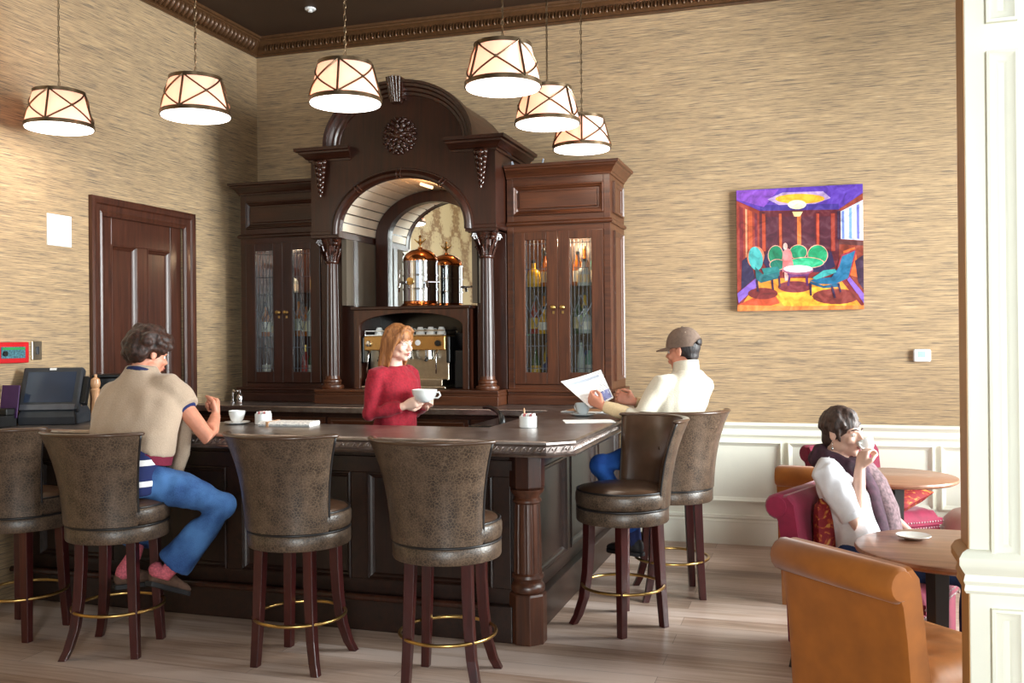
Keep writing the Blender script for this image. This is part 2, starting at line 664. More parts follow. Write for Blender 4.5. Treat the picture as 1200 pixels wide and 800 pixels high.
# cream pilasters on the damask wall, seen in the bar mirror
b = MB()
for y0 in (.55, 4.0):
    b.box(XL - .01, XL + .05, y0, y0 + .42, 0, ZC)
    b.box(XL - .01, XL + .075, y0 - .03, y0 + .06, 0, ZC)
    b.box(XL - .01, XL + .075, y0 + .36, y0 + .45, 0, ZC) if y0 < 3 else None
struct(b.build('trim_2', M['cream'], bevel=.006))

# right and front walls with tall windows
def windows_wall(name, axis, at, lo, hi, openings, zs, inward):
    b = MB()
    def bx(a0, a1, z0, z1):
        t0, t1 = sorted((at, at + .2 * -inward))
        if axis == 'y':
            b.box(t0, t1, a0, a1, z0, z1)
        else:
            b.box(a0, a1, t0, t1, z0, z1)
    cur = lo
    for a0, a1 in openings:
        bx(cur, a0, 0, ZC)
        bx(a0, a1, 0, zs[0])
        bx(a0, a1, zs[1], ZC)
        cur = a1
    bx(cur, hi, 0, ZC)
    return struct(b.build(name, M['cream']))
WR = [(-3.2, -1.2), (-.5, 1.5), (2.2, 4.2), (4.7, 6.7)]
WF = [(-3.9, -2.1), (-1.4, .4), (.9, 2.6)]
ZW = (.75, 3.6)
windows_wall('wall_right', 'y', XR, YF, YB, WR, ZW, -1)
windows_wall('wall_front', 'x', YF, XL, XR, WF, ZW, 1)
k = 0
for axis, ops in (('y', WR), ('x', WF)):
    for a0, a1 in ops:
        k += 1
        b = MB()
        g = MB()
        def bx(mb, p0, p1, z0, z1, d0, d1):
            if axis == 'y':
                mb.box(XR + d0, XR + d1, p0, p1, z0, z1)
            else:
                mb.box(p0, p1, YF - d1, YF - d0, z0, z1)
        w = .07
        bx(b, a0, a0 + w, ZW[0], ZW[1], .04, .12)
        bx(b, a1 - w, a1, ZW[0], ZW[1], .04, .12)
        bx(b, a0 + w, a1 - w, ZW[0], ZW[0] + w, .04, .12)
        bx(b, a0 + w, a1 - w, ZW[1] - w, ZW[1], .04, .12)
        mid = (a0 + a1) / 2
        bx(b, mid - .03, mid + .03, ZW[0] + w, ZW[1] - w, .05, .11)
        bx(b, a0 + w, a1 - w, 2.55, 2.61, .05, .11)
        wn = struct(b.build('window_%d' % k, M['cream'], bevel=.004))
        bx(g, a0 + w, a1 - w, ZW[0] + w, ZW[1] - w, .078, .084)
        g.build('window_pane', M['glass'], wn)

# cornice: egg and dart on the left and back walls
prof = [(0, 4.125), (.02, 4.125), (.022, 4.14), (.012, 4.147), (.018, 4.155), (.045, 4.175), (.07, 4.205), (.085, 4.236), (.1, 4.24), (.103, 4.252), (.118, 4.256), (.122, 4.275), (0, 4.275)]
b = MB()
b.prism(prof, lambda p, z, t: Vector((t, YB - p, z)), XL, XR)
b.prism(prof, lambda p, z, t: Vector((XL + p, t, z)), YB - .0, 3.9)
def eggs(pos, n0, n1, axis):
    s = n0
    while s < n1:
        if axis == 'x':
            c = Vector((s, YB - .055, 4.196)); rr = (.019, .026, .054); R3 = Matrix.Rotation(radians(-36), 3, 'X')
            d = Vector((s + .0275, YB - .058, 4.2))
        else:
            c = Vector((XL + .055, s, 4.196)); rr = (.026, .019, .054); R3 = Matrix.Rotation(radians(35), 3, 'Y')
            d = Vector((XL + .058, s + .0275, 4.2))
        b.ell(c, rr, 8, 5, R3)
        b.ell(d, (.006, .026, .056) if axis == 'x' else (.026, .006, .056), 6, 4, R3)
        s += .055
eggs(0, XL + .14, 1.5, 'x')
eggs(0, 3.95, YB - .12, 'y')
struct(b.build('trim_1', M['cornice'], smooth=50))

# wainscot on the back wall, right of the bar
b = MB()
X0 = -1.4
b.box(X0, XR, YB - .018, YB, 0, .9)
struct(b.build('trim_3', M['cream']))
b = MB()
rail = [(0, .835), (.03, .835), (.032, .85), (.024, .86), (.024, .882), (.03, .89), (.044, .905), (.05, .912), (.05, .925), (.04, .932), (0, .932)]
b.prism(rail, lambda p, z, t: Vector((t, YB - .015 - p, z)), X0, XR)
struct(b.build('trim_4', M['cream'], smooth=30))
b = MB()
base = [(0, 0), (.03, 0), (.03, .15), (.026, .158), (.026, .175), (.016, .19), (.022, .2), (.018, .222), (0, .225)]
b.prism(base, lambda p, z, t: Vector((t, YB - .015 - p, z)), X0, XR)
struct(b.build('baseboard_back', M['cream'], smooth=30))
b = MB()
pp = [(0, 0), (0, .02), (.008, .022), (.016, .012), (.026, .008), (.034, 0)]
xs = [(-1.25, -.222), (-.178, .83), (.878, 1.88), (1.93, 2.85)]
for x0, x1 in xs:
    z0, z1 = .325, .785
    y = YB - .018
    def frame(mb, x0, x1, z0, z1, place):
        # mitred moulding round a panel
        rings = []
        for (cx, cz, sx, sz) in ((x0, z0, 1, 1), (x1, z0, -1, 1), (x1, z1, -1, -1), (x0, z1, 1, -1)):
            rings.append([place(cx + sx * a, cz + sz * a, d) for a, d in pp])
        rings.append(rings[0])
        R = [mb.verts(r) for r in rings[:-1]]
        R.append(R[0])
        n = len(pp)
        for A, B in zip(R[:-1], R[1:]):
            for i in range(n - 1):
                mb._face([A[i], A[i + 1], B[i + 1], B[i]])
    frame(b, x0, x1, z0, z1, lambda a, c, d: Vector((a, y - d, c)))
struct(b.build('trim_5', M['cream'], smooth=30))

# pilaster of the opening, near right: panelled jamb
PX0, PX1, PY0, PY1 = .431, 1.05, 3.03, 3.175
b = MB()
b.box(PX0, PX1, PY0, PY1, 0, 4.27)
col = struct(b.build('column_right', M['cream'], bevel=.003))
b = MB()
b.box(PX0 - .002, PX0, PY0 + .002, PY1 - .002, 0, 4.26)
b.build('tan_jamb_face', M['tan_side'], col)
b = MB()
for z0, z1 in ((.1, .805), (.955, 2.408), (2.49, 3.95)):
    for x0, x1 in ((.487, .569), (.66, .99)):
        frame(b, x0 - .0, x1, z0, z1, lambda a, c, d: Vector((a, PY0 - d * .9, c)))
b.build('column_panel', M['cream'], col, smooth=30)
b = MB()
r2 = [(0, .845), (.01, .845), (.016, .855), (.013, .87), (.018, .882), (.013, .9), (.024, .918), (.03, .93), (.03, .95), (.02, .965), (.006, .972), (0, .972)]
b.loft([[Vector((x + dx * p, y + dy * p, z)) for p, z in r2] for (x, y, dx, dy) in ((PX0, PY0, -1, -1), (PX1, PY0, 1, -1))])
b.build('column_rail', M['cream'], col, smooth=30)
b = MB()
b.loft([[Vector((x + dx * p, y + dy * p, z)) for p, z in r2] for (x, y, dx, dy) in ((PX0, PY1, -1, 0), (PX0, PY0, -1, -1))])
b.build('tan_rail_return', M['tan_side'], col, smooth=30)
b = MB()
r3 = [(0, 0), (.03, 0), (.03, .15), (.02, .17), (.01, .2), (0, .2)]
b.loft([[Vector((x + dx * p, y + dy * p, z)) for p, z in r3] for (x, y, dx, dy) in ((PX0, PY1, -1, 0), (PX0, PY0, -1, -1), (PX1, PY0, 1, -1))])
b.build('column_plinth', M['cream'], col)

# service door in the left wall
d = MB()
DY0, DY1, DZ = 5.365, 6.52, 2.605
cas = [(0, 0), (0, .03), (.02, .036), (.045, .03), (.055, .018), (.075, .02), (.095, .014), (.11, .02), (.13, .012), (.13, 0)]
rings = []
for (cy, cz, sy, sz) in ((DY0, 0, 1, 0), (DY0, DZ, 1, -1), (DY1, DZ, -1, -1), (DY1, 0, -1, 0)):
    rings.append([Vector((XL + t, cy + sy * a, cz + sz * a)) for a, t in cas])
d.loft(rings)
door = struct(d.build('door_1', M['door_wood'], smooth=25))
d = MB()
a0, a1, zt = DY0 + .12, DY1 - .12, DZ - .12
d.box(XL - .1, XL - .05, a0, a1, 0, zt)
# rails and stiles proud of the sunk panels
st = .13
yl, yr = a0 + st, a1 - st
ym = (a0 + a1) / 2
for (y0, y1, z0, z1) in ((a0, yl, 0, zt), (yr, a1, 0, zt), (yl, yr, zt - .2, zt), (yl, yr, 0, .25), (yl, yr, .95, 1.15), (ym - .06, ym + .06, .25, zt - .2)):
    d.box(XL - .06, XL - .025, y0, y1, z0, z1)
d.build('door_leaf', M['door_wood'], door, bevel=.004)
d = MB()
for y0, y1 in ((yl, ym - .06), (ym + .06, yr)):
    for z0, z1 in ((.25, .95), (1.15, zt - .2)):
        frame(d, y0, y1, z0, z1, lambda a, c, t: Vector((XL - .046 + t * 1.1, a, c)))
d.build('door_panel_moulding', M['door_wood'], door, smooth=25)
d = MB()
d.lathe([(.025, 0), (.025, .008), (.01, .012), (.01, .04), (.026, .048), (.03, .065), (.02, .08), (0.001, .083)], 16, M=Matrix.Translation((XL - .025, a1 - .065, 1.02)) @ Matrix.Rotation(radians(90), 4, 'Y'))
d.build('door_knob', M['brass'], door, smooth=40)
M['puck'] = emit('lit_puck', (255, 214, 160), 2)
# ------------------------------------------------------------------ pendants
def make_pendant():
    t = thing('pendant_lamp', 'x', 'lamp', (0, 0, 0), group='drum pendants over the bar')
    RB, RT, H = .198, .147, .225
    n = 48
    s = MB()
    for (rb, rt, fl) in ((RB, RT, 1), (RB - .003, RT - .003, -1)):
        a = [Vector((rb * cos(2 * pi * i / n), rb * sin(2 * pi * i / n), .018)) for i in range(n)]
        c = [Vector((rt * cos(2 * pi * i / n), rt * sin(2 * pi * i / n), H)) for i in range(n)]
        s.loft([a, c], cap=False)
    s.build('lamp_shade', M['shade'], t, smooth=True)
    d = MB()
    d.lathe([(RB - .006, 0.004), (RB - .004, .01), (RB - .006, .016)], n)
    d.build('diffuser', M['diffuser'], t, smooth=50)
    m = MB()
    m.lathe([(RB - .003, .01), (RB + .004, .01), (RB + .003, .034), (RB - .005, .034)], n, cap=False)
    m.build('bottom_band', M['bronze'], t, smooth=50)
    m = MB()
    m.lathe([(RT - .003, H - .014), (RT + .005, H - .014), (RT + .005, H + .008), (RT - .004, H + .008)], n, cap=False)
    m.build('top_band', M['bronze'], t, smooth=50)
    # straps: six uprights and a crossed pair in each bay
    def on(a, f):
        r = RB + (RT - RB) * f + .004
        return Vector((r * cos(a), r * sin(a), .03 + (H - .035) * f))
    for k in range(4):
        m = MB()
        a = k * pi / 2
        m.tube([on(a, 0), on(a, 1)], .0066, n=8)
        m.build('upright_strap', M['bronze'], t)
    for k in range(4):
        m = MB()
        a = k * pi / 2
        for sg in (0, 1):
            pts = []
            for i in range(13):
                f = i / 12
                pts.append(on(a + (pi / 2) * (f if sg else 1 - f), f))
            m.tube(pts, .0052, n=6)
        m.ell(on(a + pi / 4, .5), .009, 8, 6)
        m.build('cross_strap', M['bronze'], t)
    m = MB()
    for k in range(3):
        a = k * 2 * pi / 3
        m.tube([(RT * cos(a), RT * sin(a), H), (0, 0, H + .012)], .004, n=6)
    m.lathe([(.016, H), (.02, H + .01), (.014, H + .025), (.006, H + .04)], 12)
    m.build('spider', M['copper'], t)
    # chain of alternating links
    m = MB()
    z = H + .035
    top = ZC - 2.9 + .02
    k = 0
    while z < top - .02:
        pts = []
        for i in range(10):
            a = 2 * pi * i / 10
            px, pz = .0065 * cos(a), .02 * sin(a)
            pts.append((px, 0, z + .02 + pz) if k % 2 else (0, px, z + .02 + pz))
        m.tube(pts, .0022, n=5, closed=True)
        z += .034
        k += 1
    m.tube([(.003, 0, H + .03), (-.003, .002, (H + top) / 2), (.002, 0, top)], .0022, n=5)
    m.build('chain', M['bronze'], t, smooth=60)
    m = MB()
    m.lathe([(.01, top - .035), (.03, top - .03), (.06, top - .01), (.065, ZC - 2.888 - .0)], 24)
    m.build('ceiling_canopy', M['bronze'], t, smooth=40)
    return t
PEND = [(-4.372, 4.71, 'bronze-strapped drum pendant nearest the left wall, above the bar screen'),
        (-3.402, 4.72, 'bronze-strapped drum pendant above the man in the beige sweater'),
        (-2.447, 4.74, 'bronze-strapped drum pendant in front of the carved arch crest'),
        (-1.520, 4.71, 'largest drum pendant, over the front corner of the bar'),
        (-1.530, 5.62, 'drum pendant between the two others above the right bar run'),
        (-1.510, 6.45, 'smallest, farthest drum pendant, just above the right display cabinet')]
pend0 = make_pendant()
for i, (x, y, lab) in enumerate(PEND):
    z = 2.888
    rz = math.atan2(-y, -x) + radians((-22, -26, -12.5, 33.5, -40, 0)[i])
    if i == 0:
        o = pend0
        o.location = (x, y, z)
        o.rotation_euler.z = rz
        o['label'] = lab
    else:
        o = dup(pend0, (x, y, z), rz, lab)
    L = bpy.data.lights.new('lamp_bulb', 'POINT')
    L.energy = BULB
    L.color = (1, .66, .44)
    L.shadow_soft_size = .05
    lo = bpy.data.objects.new('lamp_bulb', L)
    COL.objects.link(lo)
    lo.location = (x, y, z + .11)
    L2 = bpy.data.lights.new('lamp_down', 'AREA')
    L2.shape = 'DISK'
    L2.size = .36
    L2.energy = DOWN
    L2.color = (1, .84, .66)
    lo = bpy.data.objects.new('lamp_down', L2)
    COL.objects.link(lo)
    lo.location = (x, y, z - .002)

# ------------------------------------------------------------------ front bar
CT = 1.085
BX0, BXF = XL + .004, -1.12          # counter ends
BYF, BYI, BXI = 4.48, 5.12, -1.755   # front edge, inner edge, side-run inner edge
CH = .12
def offs(d):
    """outer counter outline moved in by d (front left, corner chamfer, side back)"""
    k = d * (sqrt(2) - 1)
    return [(BX0, BYF + d), (BXF - CH - k, BYF + d), (BXF - d, BYF + CH + k), (BXF - d, YB - .004)]
b = MB()
prof_c = [(.012, CT), (0.002, CT - .006), (0, CT - .016), (.012, CT - .024), (.016, CT - .03), (.016, CT - .058), (.006, CT - .064), (0, CT - .07), (.004, CT - .08), (.03, CT - .084)]
def outline(d):
    o = offs(d)
    # rounded chamfer corners by subdividing
    return o + [(BXI, YB - .004), (BXI, BYI), (BX0, BYI)]
rings = []
for dd, z in prof_c:
    rings.append([Vector((x, y, z)) for x, y in outline(dd)])
b.loft(rings)
bar_top = tag(b.build('bar_worktop', M['pewter'], bevel=.0), 'pewter L-shaped bar counter top with embossed leaf edge', 'counter')
# embossed scrolls along the edge
b = MB()
def emboss(p0, p1):
    p0, p1 = Vector(p0), Vector(p1)
    L = (p1 - p0).length
    t = (p1 - p0) / L
    nrm = Vector((t.y, -t.x, 0))
    n = int(L / .07)
    for i in range(n):
        c = p0 + t * ((i + .5) * L / n)
        for s in (-1, 1):
            pts = []
            for j in range(5):
                f = j / 4
                pts.append(c + t * (s * (.004 + .028 * f)) + Vector((0, 0, -.011 * cos(pi * f) * s)) + nrm * .0015)
            b.tube(pts, [.003, .005, .006, .005, .002], n=6)
        b.ell(c + nrm * .002, (.006, .006, .006), 6, 4)
zc = CT - .044
o = offs(.016)
emboss((o[0][0], o[0][1], zc), (o[1][0], o[1][1], zc))
emboss((o[1][0], o[1][1], zc), (o[2][0], o[2][1], zc))
emboss((o[2][0], o[2][1], zc), (o[3][0], o[3][1], zc))
b.build('embossed_edge', M['pewter'], bar_top, smooth=60)

bar = thing('panelled_bar', 'dark panelled wooden bar base with fluted corner column under the pewter top', 'bar', (-1.41, 4.72, 0))
ox, oy = -1.41, 4.72
def L_(x, y, z):
    return Vector((x - ox, y - oy, z))
b = MB()
ZB = CT - .085
b.box(BX0 - ox, -1.46 - ox, 4.79 - oy, 4.86 - oy, 0, ZB)         # front face board
b.box(-1.55 - ox, -1.48 - ox, 4.86 - oy, YB - .003 - oy, 0, ZB)     # side face board
b.build('carcass', M['panel_wood'], bar)
b = MB()
b.box(BX0 - ox, -1.50 - ox, 4.72 - oy, 4.79 - oy, 0, .19)
b.box(-1.48 - ox, -1.41 - ox, 4.88 - oy, YB - .003 - oy, 0, .19)
b.build('plinth_board', M['panel_wood_y'], bar, bevel=.006)
# rails and stiles
b = MB()
def fb(x0, x1, z0, z1, t=.022):
    b.box(x0 - ox, x1 - ox, 4.79 - t - oy, 4.79 - oy, z0, z1)
def sb(y0, y1, z0, z1, t=.022):
    b.box(-1.48 - ox, -1.48 + t - ox, y0 - oy, y1 - oy, z0, z1)
fb(BX0, -1.5, .19, .27); fb(BX0, -1.5, .86, ZB)
sb(4.9, YB - .003, .19, .27); sb(4.9, YB - .003, .86, ZB)
fx = [-4.7, -4.05, -3.25, -2.45, -1.62]
for i, x in enumerate(fx):
    fb(x, x + .1, .27, .86)
sy = [4.9, 5.72, 6.54, 7.35]
for y in sy:
    sb(y, y + .1, .27, .86)
b.build('frame', M['panel_wood_y'], bar, bevel=.003)
b = MB()
for i in range(len(fx) - 1):
    frame(b, fx[i] + .1, fx[i + 1], .27, .86, lambda a, c, d: L_(a, 4.79 - d * 1.4, c))
for i in range(len(sy) - 1):
    frame(b, sy[i] + .1, sy[i + 1], .27, .86, lambda a, c, d: L_(-1.48 + d * 1.4, a, c))
b.box(-1.458 - ox, -1.42 - ox, 4.9 - oy, YB - .003 - oy, .9, .95)
b.box(BX0 - ox, -1.5 - ox, 4.735 - oy, 4.768 - oy, .9, .95)
b.build('panel_moulding', M['panel_wood_y'], bar, smooth=25)
# corner column
cx, cy = -1.435, 4.795
def octa(r, z, n=8, off=pi / 8):
    return [Vector((cx - ox + r * cos(off + 2 * pi * i / n), cy - oy + r * sin(off + 2 * pi * i / n), z)) for i in range(n)]
b = MB()
b.loft([octa(.1, 0), octa(.1, .25), octa(.094, .262)])
b.build('column_plinth', M['bar_wood'], bar, bevel=.003)
b = MB()
b.loft([octa(.084, .80), octa(.094, .815), octa(.094, ZB)])
b.build('column_head', M['wood'], bar, bevel=.003)
b = MB()
nn = 96
def flute(z, r):
    return [Vector((cx - ox + (r - .007 * max(0, sin(12 * 2 * pi * i / nn)) ** .7) * cos(2 * pi * i / nn), cy - oy + (r - .007 * max(0, sin(12 * 2 * pi * i / nn)) ** .7) * sin(2 * pi * i / nn), z)) for i in range(nn)]
b.loft([flute(.36, .073), flute(.55, .072), flute(.73, .066)])
b.build('fluted_shaft', M['bar_wood'], bar, smooth=35)
b = MB()
b.lathe([(.08, .26), (.088, .27), (.09, .29), (.084, .305), (.074, .315), (.078, .33), (.086, .34), (.084, .355), (.074, .365)], 32, (cx - ox, cy - oy, 0))
b.build('column_ring', M['bar_wood'], bar, smooth=35)
b = MB()
b.lathe([(.066, .725), (.076, .735), (.076, .745), (.066, .755), (.07, .77), (.088, .79), (.09, .802)], 32, (cx - ox, cy - oy, 0))
b.build('column_ring', M['bar_wood'], bar, smooth=35)
# foot rail
b = MB()
b.tube([(BX0 + .02 - ox, 4.66 - oy, .2), (-1.62 - ox, 4.66 - oy, .2)], .018, n=12)
for x in (-4.4, -3.6, -2.8, -2.0):
    b.tube([(x - ox, 4.66 - oy, .2), (x - ox, 4.725 - oy, .16)], .012, n=8)
b.build('foot_rail', M['wood'], bar, smooth=50)
# two purse-hook battens seen below the counter
b = MB()

# ------------------------------------------------------------------ back counter
bc = thing('back_counter', 'dark back-bar base cabinets with drawers along the back wall', 'cabinet', (-3.2, 6.5, 0))
bx, by = -3.2, 6.5
b = MB()
b.box(XL + .003 - bx, -1.76 - bx, 6.5 - by, YB - .003 - by, .08, 1.035)
b.box(XL + .003 - bx, -1.76 - bx, 6.56 - by, YB - .003 - by, 0, .08)
b.build('carcass', M['wood'], bc)
x = XL + .06
i = 0
while x < -1.95:
    w = .56 if x + .56 < -1.8 else -1.8 - x
    b = MB()
    b.box(x - bx, x + w - bx, 6.478 - by, 6.499 - by, .84, 1.0)
    frame(b, x + .03, x + w - .03, .86, .98, lambda a, c, d: Vector((a - bx, 6.478 - d * .6 - by, c)))
    dr = b.build('drawer', M['red_wood_x'], bc, bevel=.002)
    k = MB()
    k.lathe([(.006, 0), (.006, .012), (.013, .018), (.013, .026), (.004, .03)], 12, M=Matrix.Translation((x + w / 2 - bx, 6.478 - by, .92)) @ Matrix.Rotation(radians(90), 4, 'X'))
    k.build('knob', M['brass'], dr, smooth=40)
    b = MB()
    b.box(x - bx, x + w - bx, 6.478 - by, 6.499 - by, .12, .82)
    frame(b, x + .06, x + w - .06, .18, .76, lambda a, c, d: Vector((a - bx, 6.478 - d * .6 - by, c)))
    b.build('cabinet_door', M['wood'], bc, bevel=.002)
    x += w + .02
b = MB()
b.box(XL + .003, BXI - .003, 6.42, YB - .003, 1.037, CT - .001)
tag(b.build('back_worktop', M['pewter'], bevel=.006), 'long narrow brown metal back-bar counter behind the barista', 'counter')

# ------------------------------------------------------------------ display cabinets
ZT = CT
def plinth(b, x0, x1, y0, xo, yo, ret=(1, 1)):
    """stepped base moulding"""
    for (o, z0, z1) in ((.03, ZT, ZT + .07), (.018, ZT + .07, ZT + .095), (.034, ZT + .095, ZT + .115)):
        b.box(x0 - o * ret[0] - xo, x1 + o * ret[1] - xo, y0 - o - yo, YB - .003 - yo, z0, z1)

def cabinet(x0, x1, label, side_right, name='display_cabinet', W='wood'):
    yf = 6.924
    xo, yo = (x0 + x1) / 2, yf
    t = thing(name, label, 'cabinet', (xo, yo, 0))
    wz, wx = M[W], M[W + '_x']
    def bx(b, a0, a1, y0, y1, z0, z1):
        b.box(a0 - xo, a1 - xo, y0 - yo, y1 - yo, z0, z1)
    P = .022
    b = MB()
    bx(b, x0, x0 + P, yf + .02, YB - .003, ZT + .115, 2.82)
    bx(b, x1 - P, x1, yf + .02, YB - .003, ZT + .115, 2.82)
    bx(b, x0 + P, x1 - P, YB - .02, YB - .003, ZT + .115, 2.82)
    bx(b, x0 + P, x1 - P, yf + .02, YB - .02, ZT + .115, 1.25)
    bx(b, x0 + P, x1 - P, yf + .02, YB - .02, 2.4, 2.43)
    bx(b, x0 + P, x1 - P, yf + .02, YB - .02, 2.79, 2.82)
    b.build('carcass', wz, t)
    # face frame
    b = MB()
    bx(b, x0, x0 + .05, yf, yf + .022, ZT + .115, 2.82)
    bx(b, x1 - .05, x1, yf, yf + .022, ZT + .115, 2.82)
    bx(b, x0 + .05, x1 - .05, yf, yf + .022, ZT + .115, 1.235)
    bx(b, x0 + .05, x1 - .05, yf, yf + .022, 2.385, 2.52)
    bx(b, x0 + .05, x1 - .05, yf, yf + .022, 2.745, 2.82)
    b.build('face_frame', wx, t, bevel=.003)
    b = MB()
    bx(b, x0 + .05, x1 - .05, yf + .012, yf + .022, 2.52, 2.745)
    frame(b, x0 + .05, x1 - .05, 2.52, 2.745, lambda a, c, d: Vector((a - xo, yf + .012 - d * 1.2 - yo, c)))
    bx(b, x0 + .1, x1 - .1, yf - .002, yf + .013, 2.57, 2.695)
    b.build('frieze_panel', wx, t, bevel=.004)
    # moulding under the frieze and the cornice
    def crown(b, prof):
        rings = []
        pts = ((x0, YB - .003, -1, 0), (x0, yf, -1, -1), (x1, yf, 1, -1), (x1, YB - .003, 1, 0))
        if side_right < 0:
            pts = ((x0, YB - .003, -1, 0), (x0, yf, -1, -1), (x1, yf, 0, -1), (x1, YB - .003, 0, 0))
        if side_right > 0:
            pts = ((x0, YB - .003, 0, 0), (x0, yf, 0, -1), (x1, yf, 1, -1), (x1, YB - .003, 1, 0))
        for px, py, dx, dy in pts:
            rings.append([Vector((px + dx * p - xo, py + dy * p - yo, z)) for p, z in prof])
        b.loft(rings)
    b = MB()
    crown(b, [(-.01, 2.44), (.012, 2.44), (.02, 2.452), (.02, 2.462), (.008, 2.475), (-.01, 2.475)])
    b.build('middle_moulding', wx, t, smooth=25)
    b = MB()
    crown(b, [(-.01, 2.8), (.008, 2.8), (.012, 2.815), (.02, 2.82), (.035, 2.845), (.055, 2.862), (.058, 2.872), (.075, 2.878), (.078, 2.898), (-.01, 2.898)])
    b.build('cornice', wx, t, smooth=25)
    b = MB()
    rr = (0, 1) if side_right > 0 else (1, 0)
    if side_right > 0:
        plinth(b, x0, x1, yf, xo, yo, (0, 1))
    else:
        plinth(b, x0, x1, yf, xo, yo, (1, 0))
    b.build('plinth', wx, t, bevel=.004)
    # panelled outer side
    sx = x1 if side_right > 0 else x0
    sg = 1 if side_right > 0 else -1
    b = MB()
    for z0, z1 in ((1.26, 2.39), (2.52, 2.76)):
        frame(b, yf + .09, YB - .1, z0, z1, lambda a, c, d: Vector((sx + sg * (d * 1.0 + .0005) - xo, a - yo, c)))
    b.build('side_moulding', wz, t, smooth=25)
    # doors
    xm = (x0 + x1) / 2
    for (a0, a1, hinge) in ((x0 + .055, xm - .001, -1), (xm + .001, x1 - .055, 1)):
        b = MB()
        s = .088
        z0, z1 = 1.24, 2.392
        bx(b, a0, a0 + s, yf - .012, yf + .012, z0, z1)
        bx(b, a1 - s, a1, yf - .012, yf + .012, z0, z1)
        bx(b, a0 + s, a1 - s, yf - .012, yf + .012, z0, z0 + s)
        bx(b, a0 + s, a1 - s, yf - .012, yf + .012, z1 - s * .7, z1)
        dr = b.build('door', wz, t, bevel=.003)
        g0, g1, h0, h1 = a0 + s, a1 - s, z0 + s, z1 - s * .7
        b = MB()
        bx(b, g0, g1, yf - .001, yf + .002, h0, h1)
        b.build('leaded_glass', M['glass'], dr)
        # cames
        b = MB()
        def came(p, q):
            b.tube([Vector((p[0] - xo, yf - .002 - yo, p[1])), Vector((q[0] - xo, yf - .002 - yo, q[1]))], .003, n=5)
        w = g1 - g0
        for f in (.06, .22, .41, .59, .78, .94):
            came((g0 + w * f, h0), (g0 + w * f, h1))
        for f in (.03, .2, .78, .97):
            came((g0, h0 + (h1 - h0) * f), (g1, h0 + (h1 - h0) * f))
        zc_ = h0 + (h1 - h0) * .5
        for f0, f1 in (((.22, -.05), (.5, .08)), ((.5, .08), (.78, -.05)), ((.22, -.05), (.5, -.16)), ((.5, -.16), (.78, -.05)), ((.0, .02), (.22, -.05)), ((.78, -.05), (1, .02)), ((.35, -.02), (.65, -.1)), ((.65, -.02), (.35, -.1))):
            came((g0 + w * f0[0], zc_ + f0[1]), (g0 + w * f1[0], zc_ + f1[1]))
        b.build('lead_came', M['lead'], dr)
        k = MB()
        kx = a1 - .035 if hinge < 0 else a0 + .035
        k.lathe([(.014, 0), (.012, .004), (.006, .008), (.006, .018), (.014, .024), (.017, .034), (.011, .043), (.001, .045)], 16, M=Matrix.Translation((kx - xo, yf - .012 - yo, 1.818)) @ Matrix.Rotation(radians(90), 4, 'X'))
        k.build('knob', M['brass'], dr, smooth=40)
        k = MB()
        k.box(kx - .008 - xo, kx + .008 - xo, yf - .015 - yo, yf - .011 - yo, 1.77, 1.79)
        k.build('key_plate', M['brass'], dr)
    for z in SHELVES:
        b = MB()
        bx(b, x0 + P + .002, x1 - P - .002, yf + .06, YB - .022, z - .008, z)
        b.build('glass_shelf', M['shelf_glass'], t)
    b = MB()
    b.lathe([(.035, 2.398), (.035, 2.402)], 20, (0, 7.28 - yo, 0))
    pk = b.build('puck_lamp', M['puck'], t)
    L = bpy.data.lights.new('puck_bulb', 'POINT')
    L.energy = PUCK * (1 if side_right > 0 else .6)
    L.color = (1, .72, .45)
    L.shadow_soft_size = .04
    lo = bpy.data.objects.new('puck_bulb', L)
    COL.objects.link(lo)
    lo.location = (xo, 7.15, 2.33)
    return t
SHELVES = (1.62, 1.98)
cabL = cabinet(-4.56, -3.757, 'dark wood display cabinet with leaded doors beside the service door wall', -1)
cabR = cabinet(-2.213, -1.411, 'red-brown display cabinet with leaded doors behind the reading man\'s newspaper', 1, W='red_wood')

# ------------------------------------------------------------------ arched centre
X0c = -2.985
yF, yP = 6.67, 6.92
t = arch = thing('bar_surround', 'carved mahogany arched centrepiece with fluted columns, mirror and crest', 'bar surround', (X0c, yF, 0))
def A(x, y, z):
    return Vector((x - X0c, y - yF, z))
HW = .765
AI, BI, ZS = .525, .385, 2.44        # inner arch
AO, BO, ZO = .605, .45, 3.09         # outer arch
def arc(a, b_, z, n=28, x=X0c, lo=0, hi=pi):
    return [(x - a * cos(lo + (hi - lo) * i / n), z + b_ * sin(lo + (hi - lo) * i / n)) for i in range(n + 1)]
pts = [(X0c - HW, ZS - .05)] + [(X0c - HW, 3.0), (X0c - HW + .12, 3.05)] + arc(AO, BO, ZO) + [(X0c + HW - .12, 3.05), (X0c + HW, 3.0), (X0c + HW, ZS - .05), (X0c + AI, ZS - .05)] + arc(AI, BI, ZS)[::-1] + [(X0c - AI, ZS - .05)]
b = MB()
b.prism(pts, lambda u, v, w: A(u, w, v), yF, yF + .06)
b.build('arch_panel', M['wood'], t)
# body behind: spandrel block over the soffit, back to the wall
b = MB()
pts2 = [(X0c - HW + .005, ZS - .05)] + [(X0c - HW + .005, 3.0)] + arc(AO - .005, BO - .005, ZO, 20) + [(X0c + HW - .005, 3.0), (X0c + HW - .005, ZS - .05), (X0c + AI + .02, ZS - .05)] + arc(AI + .02, BI + .02, ZS)[::-1] + [(X0c - AI - .02, ZS - .05)]
b.prism(pts2, lambda u, v, w: A(u, w, v), yF + .06, YB - .003)
b.build('arch_body', M['wood'], t)
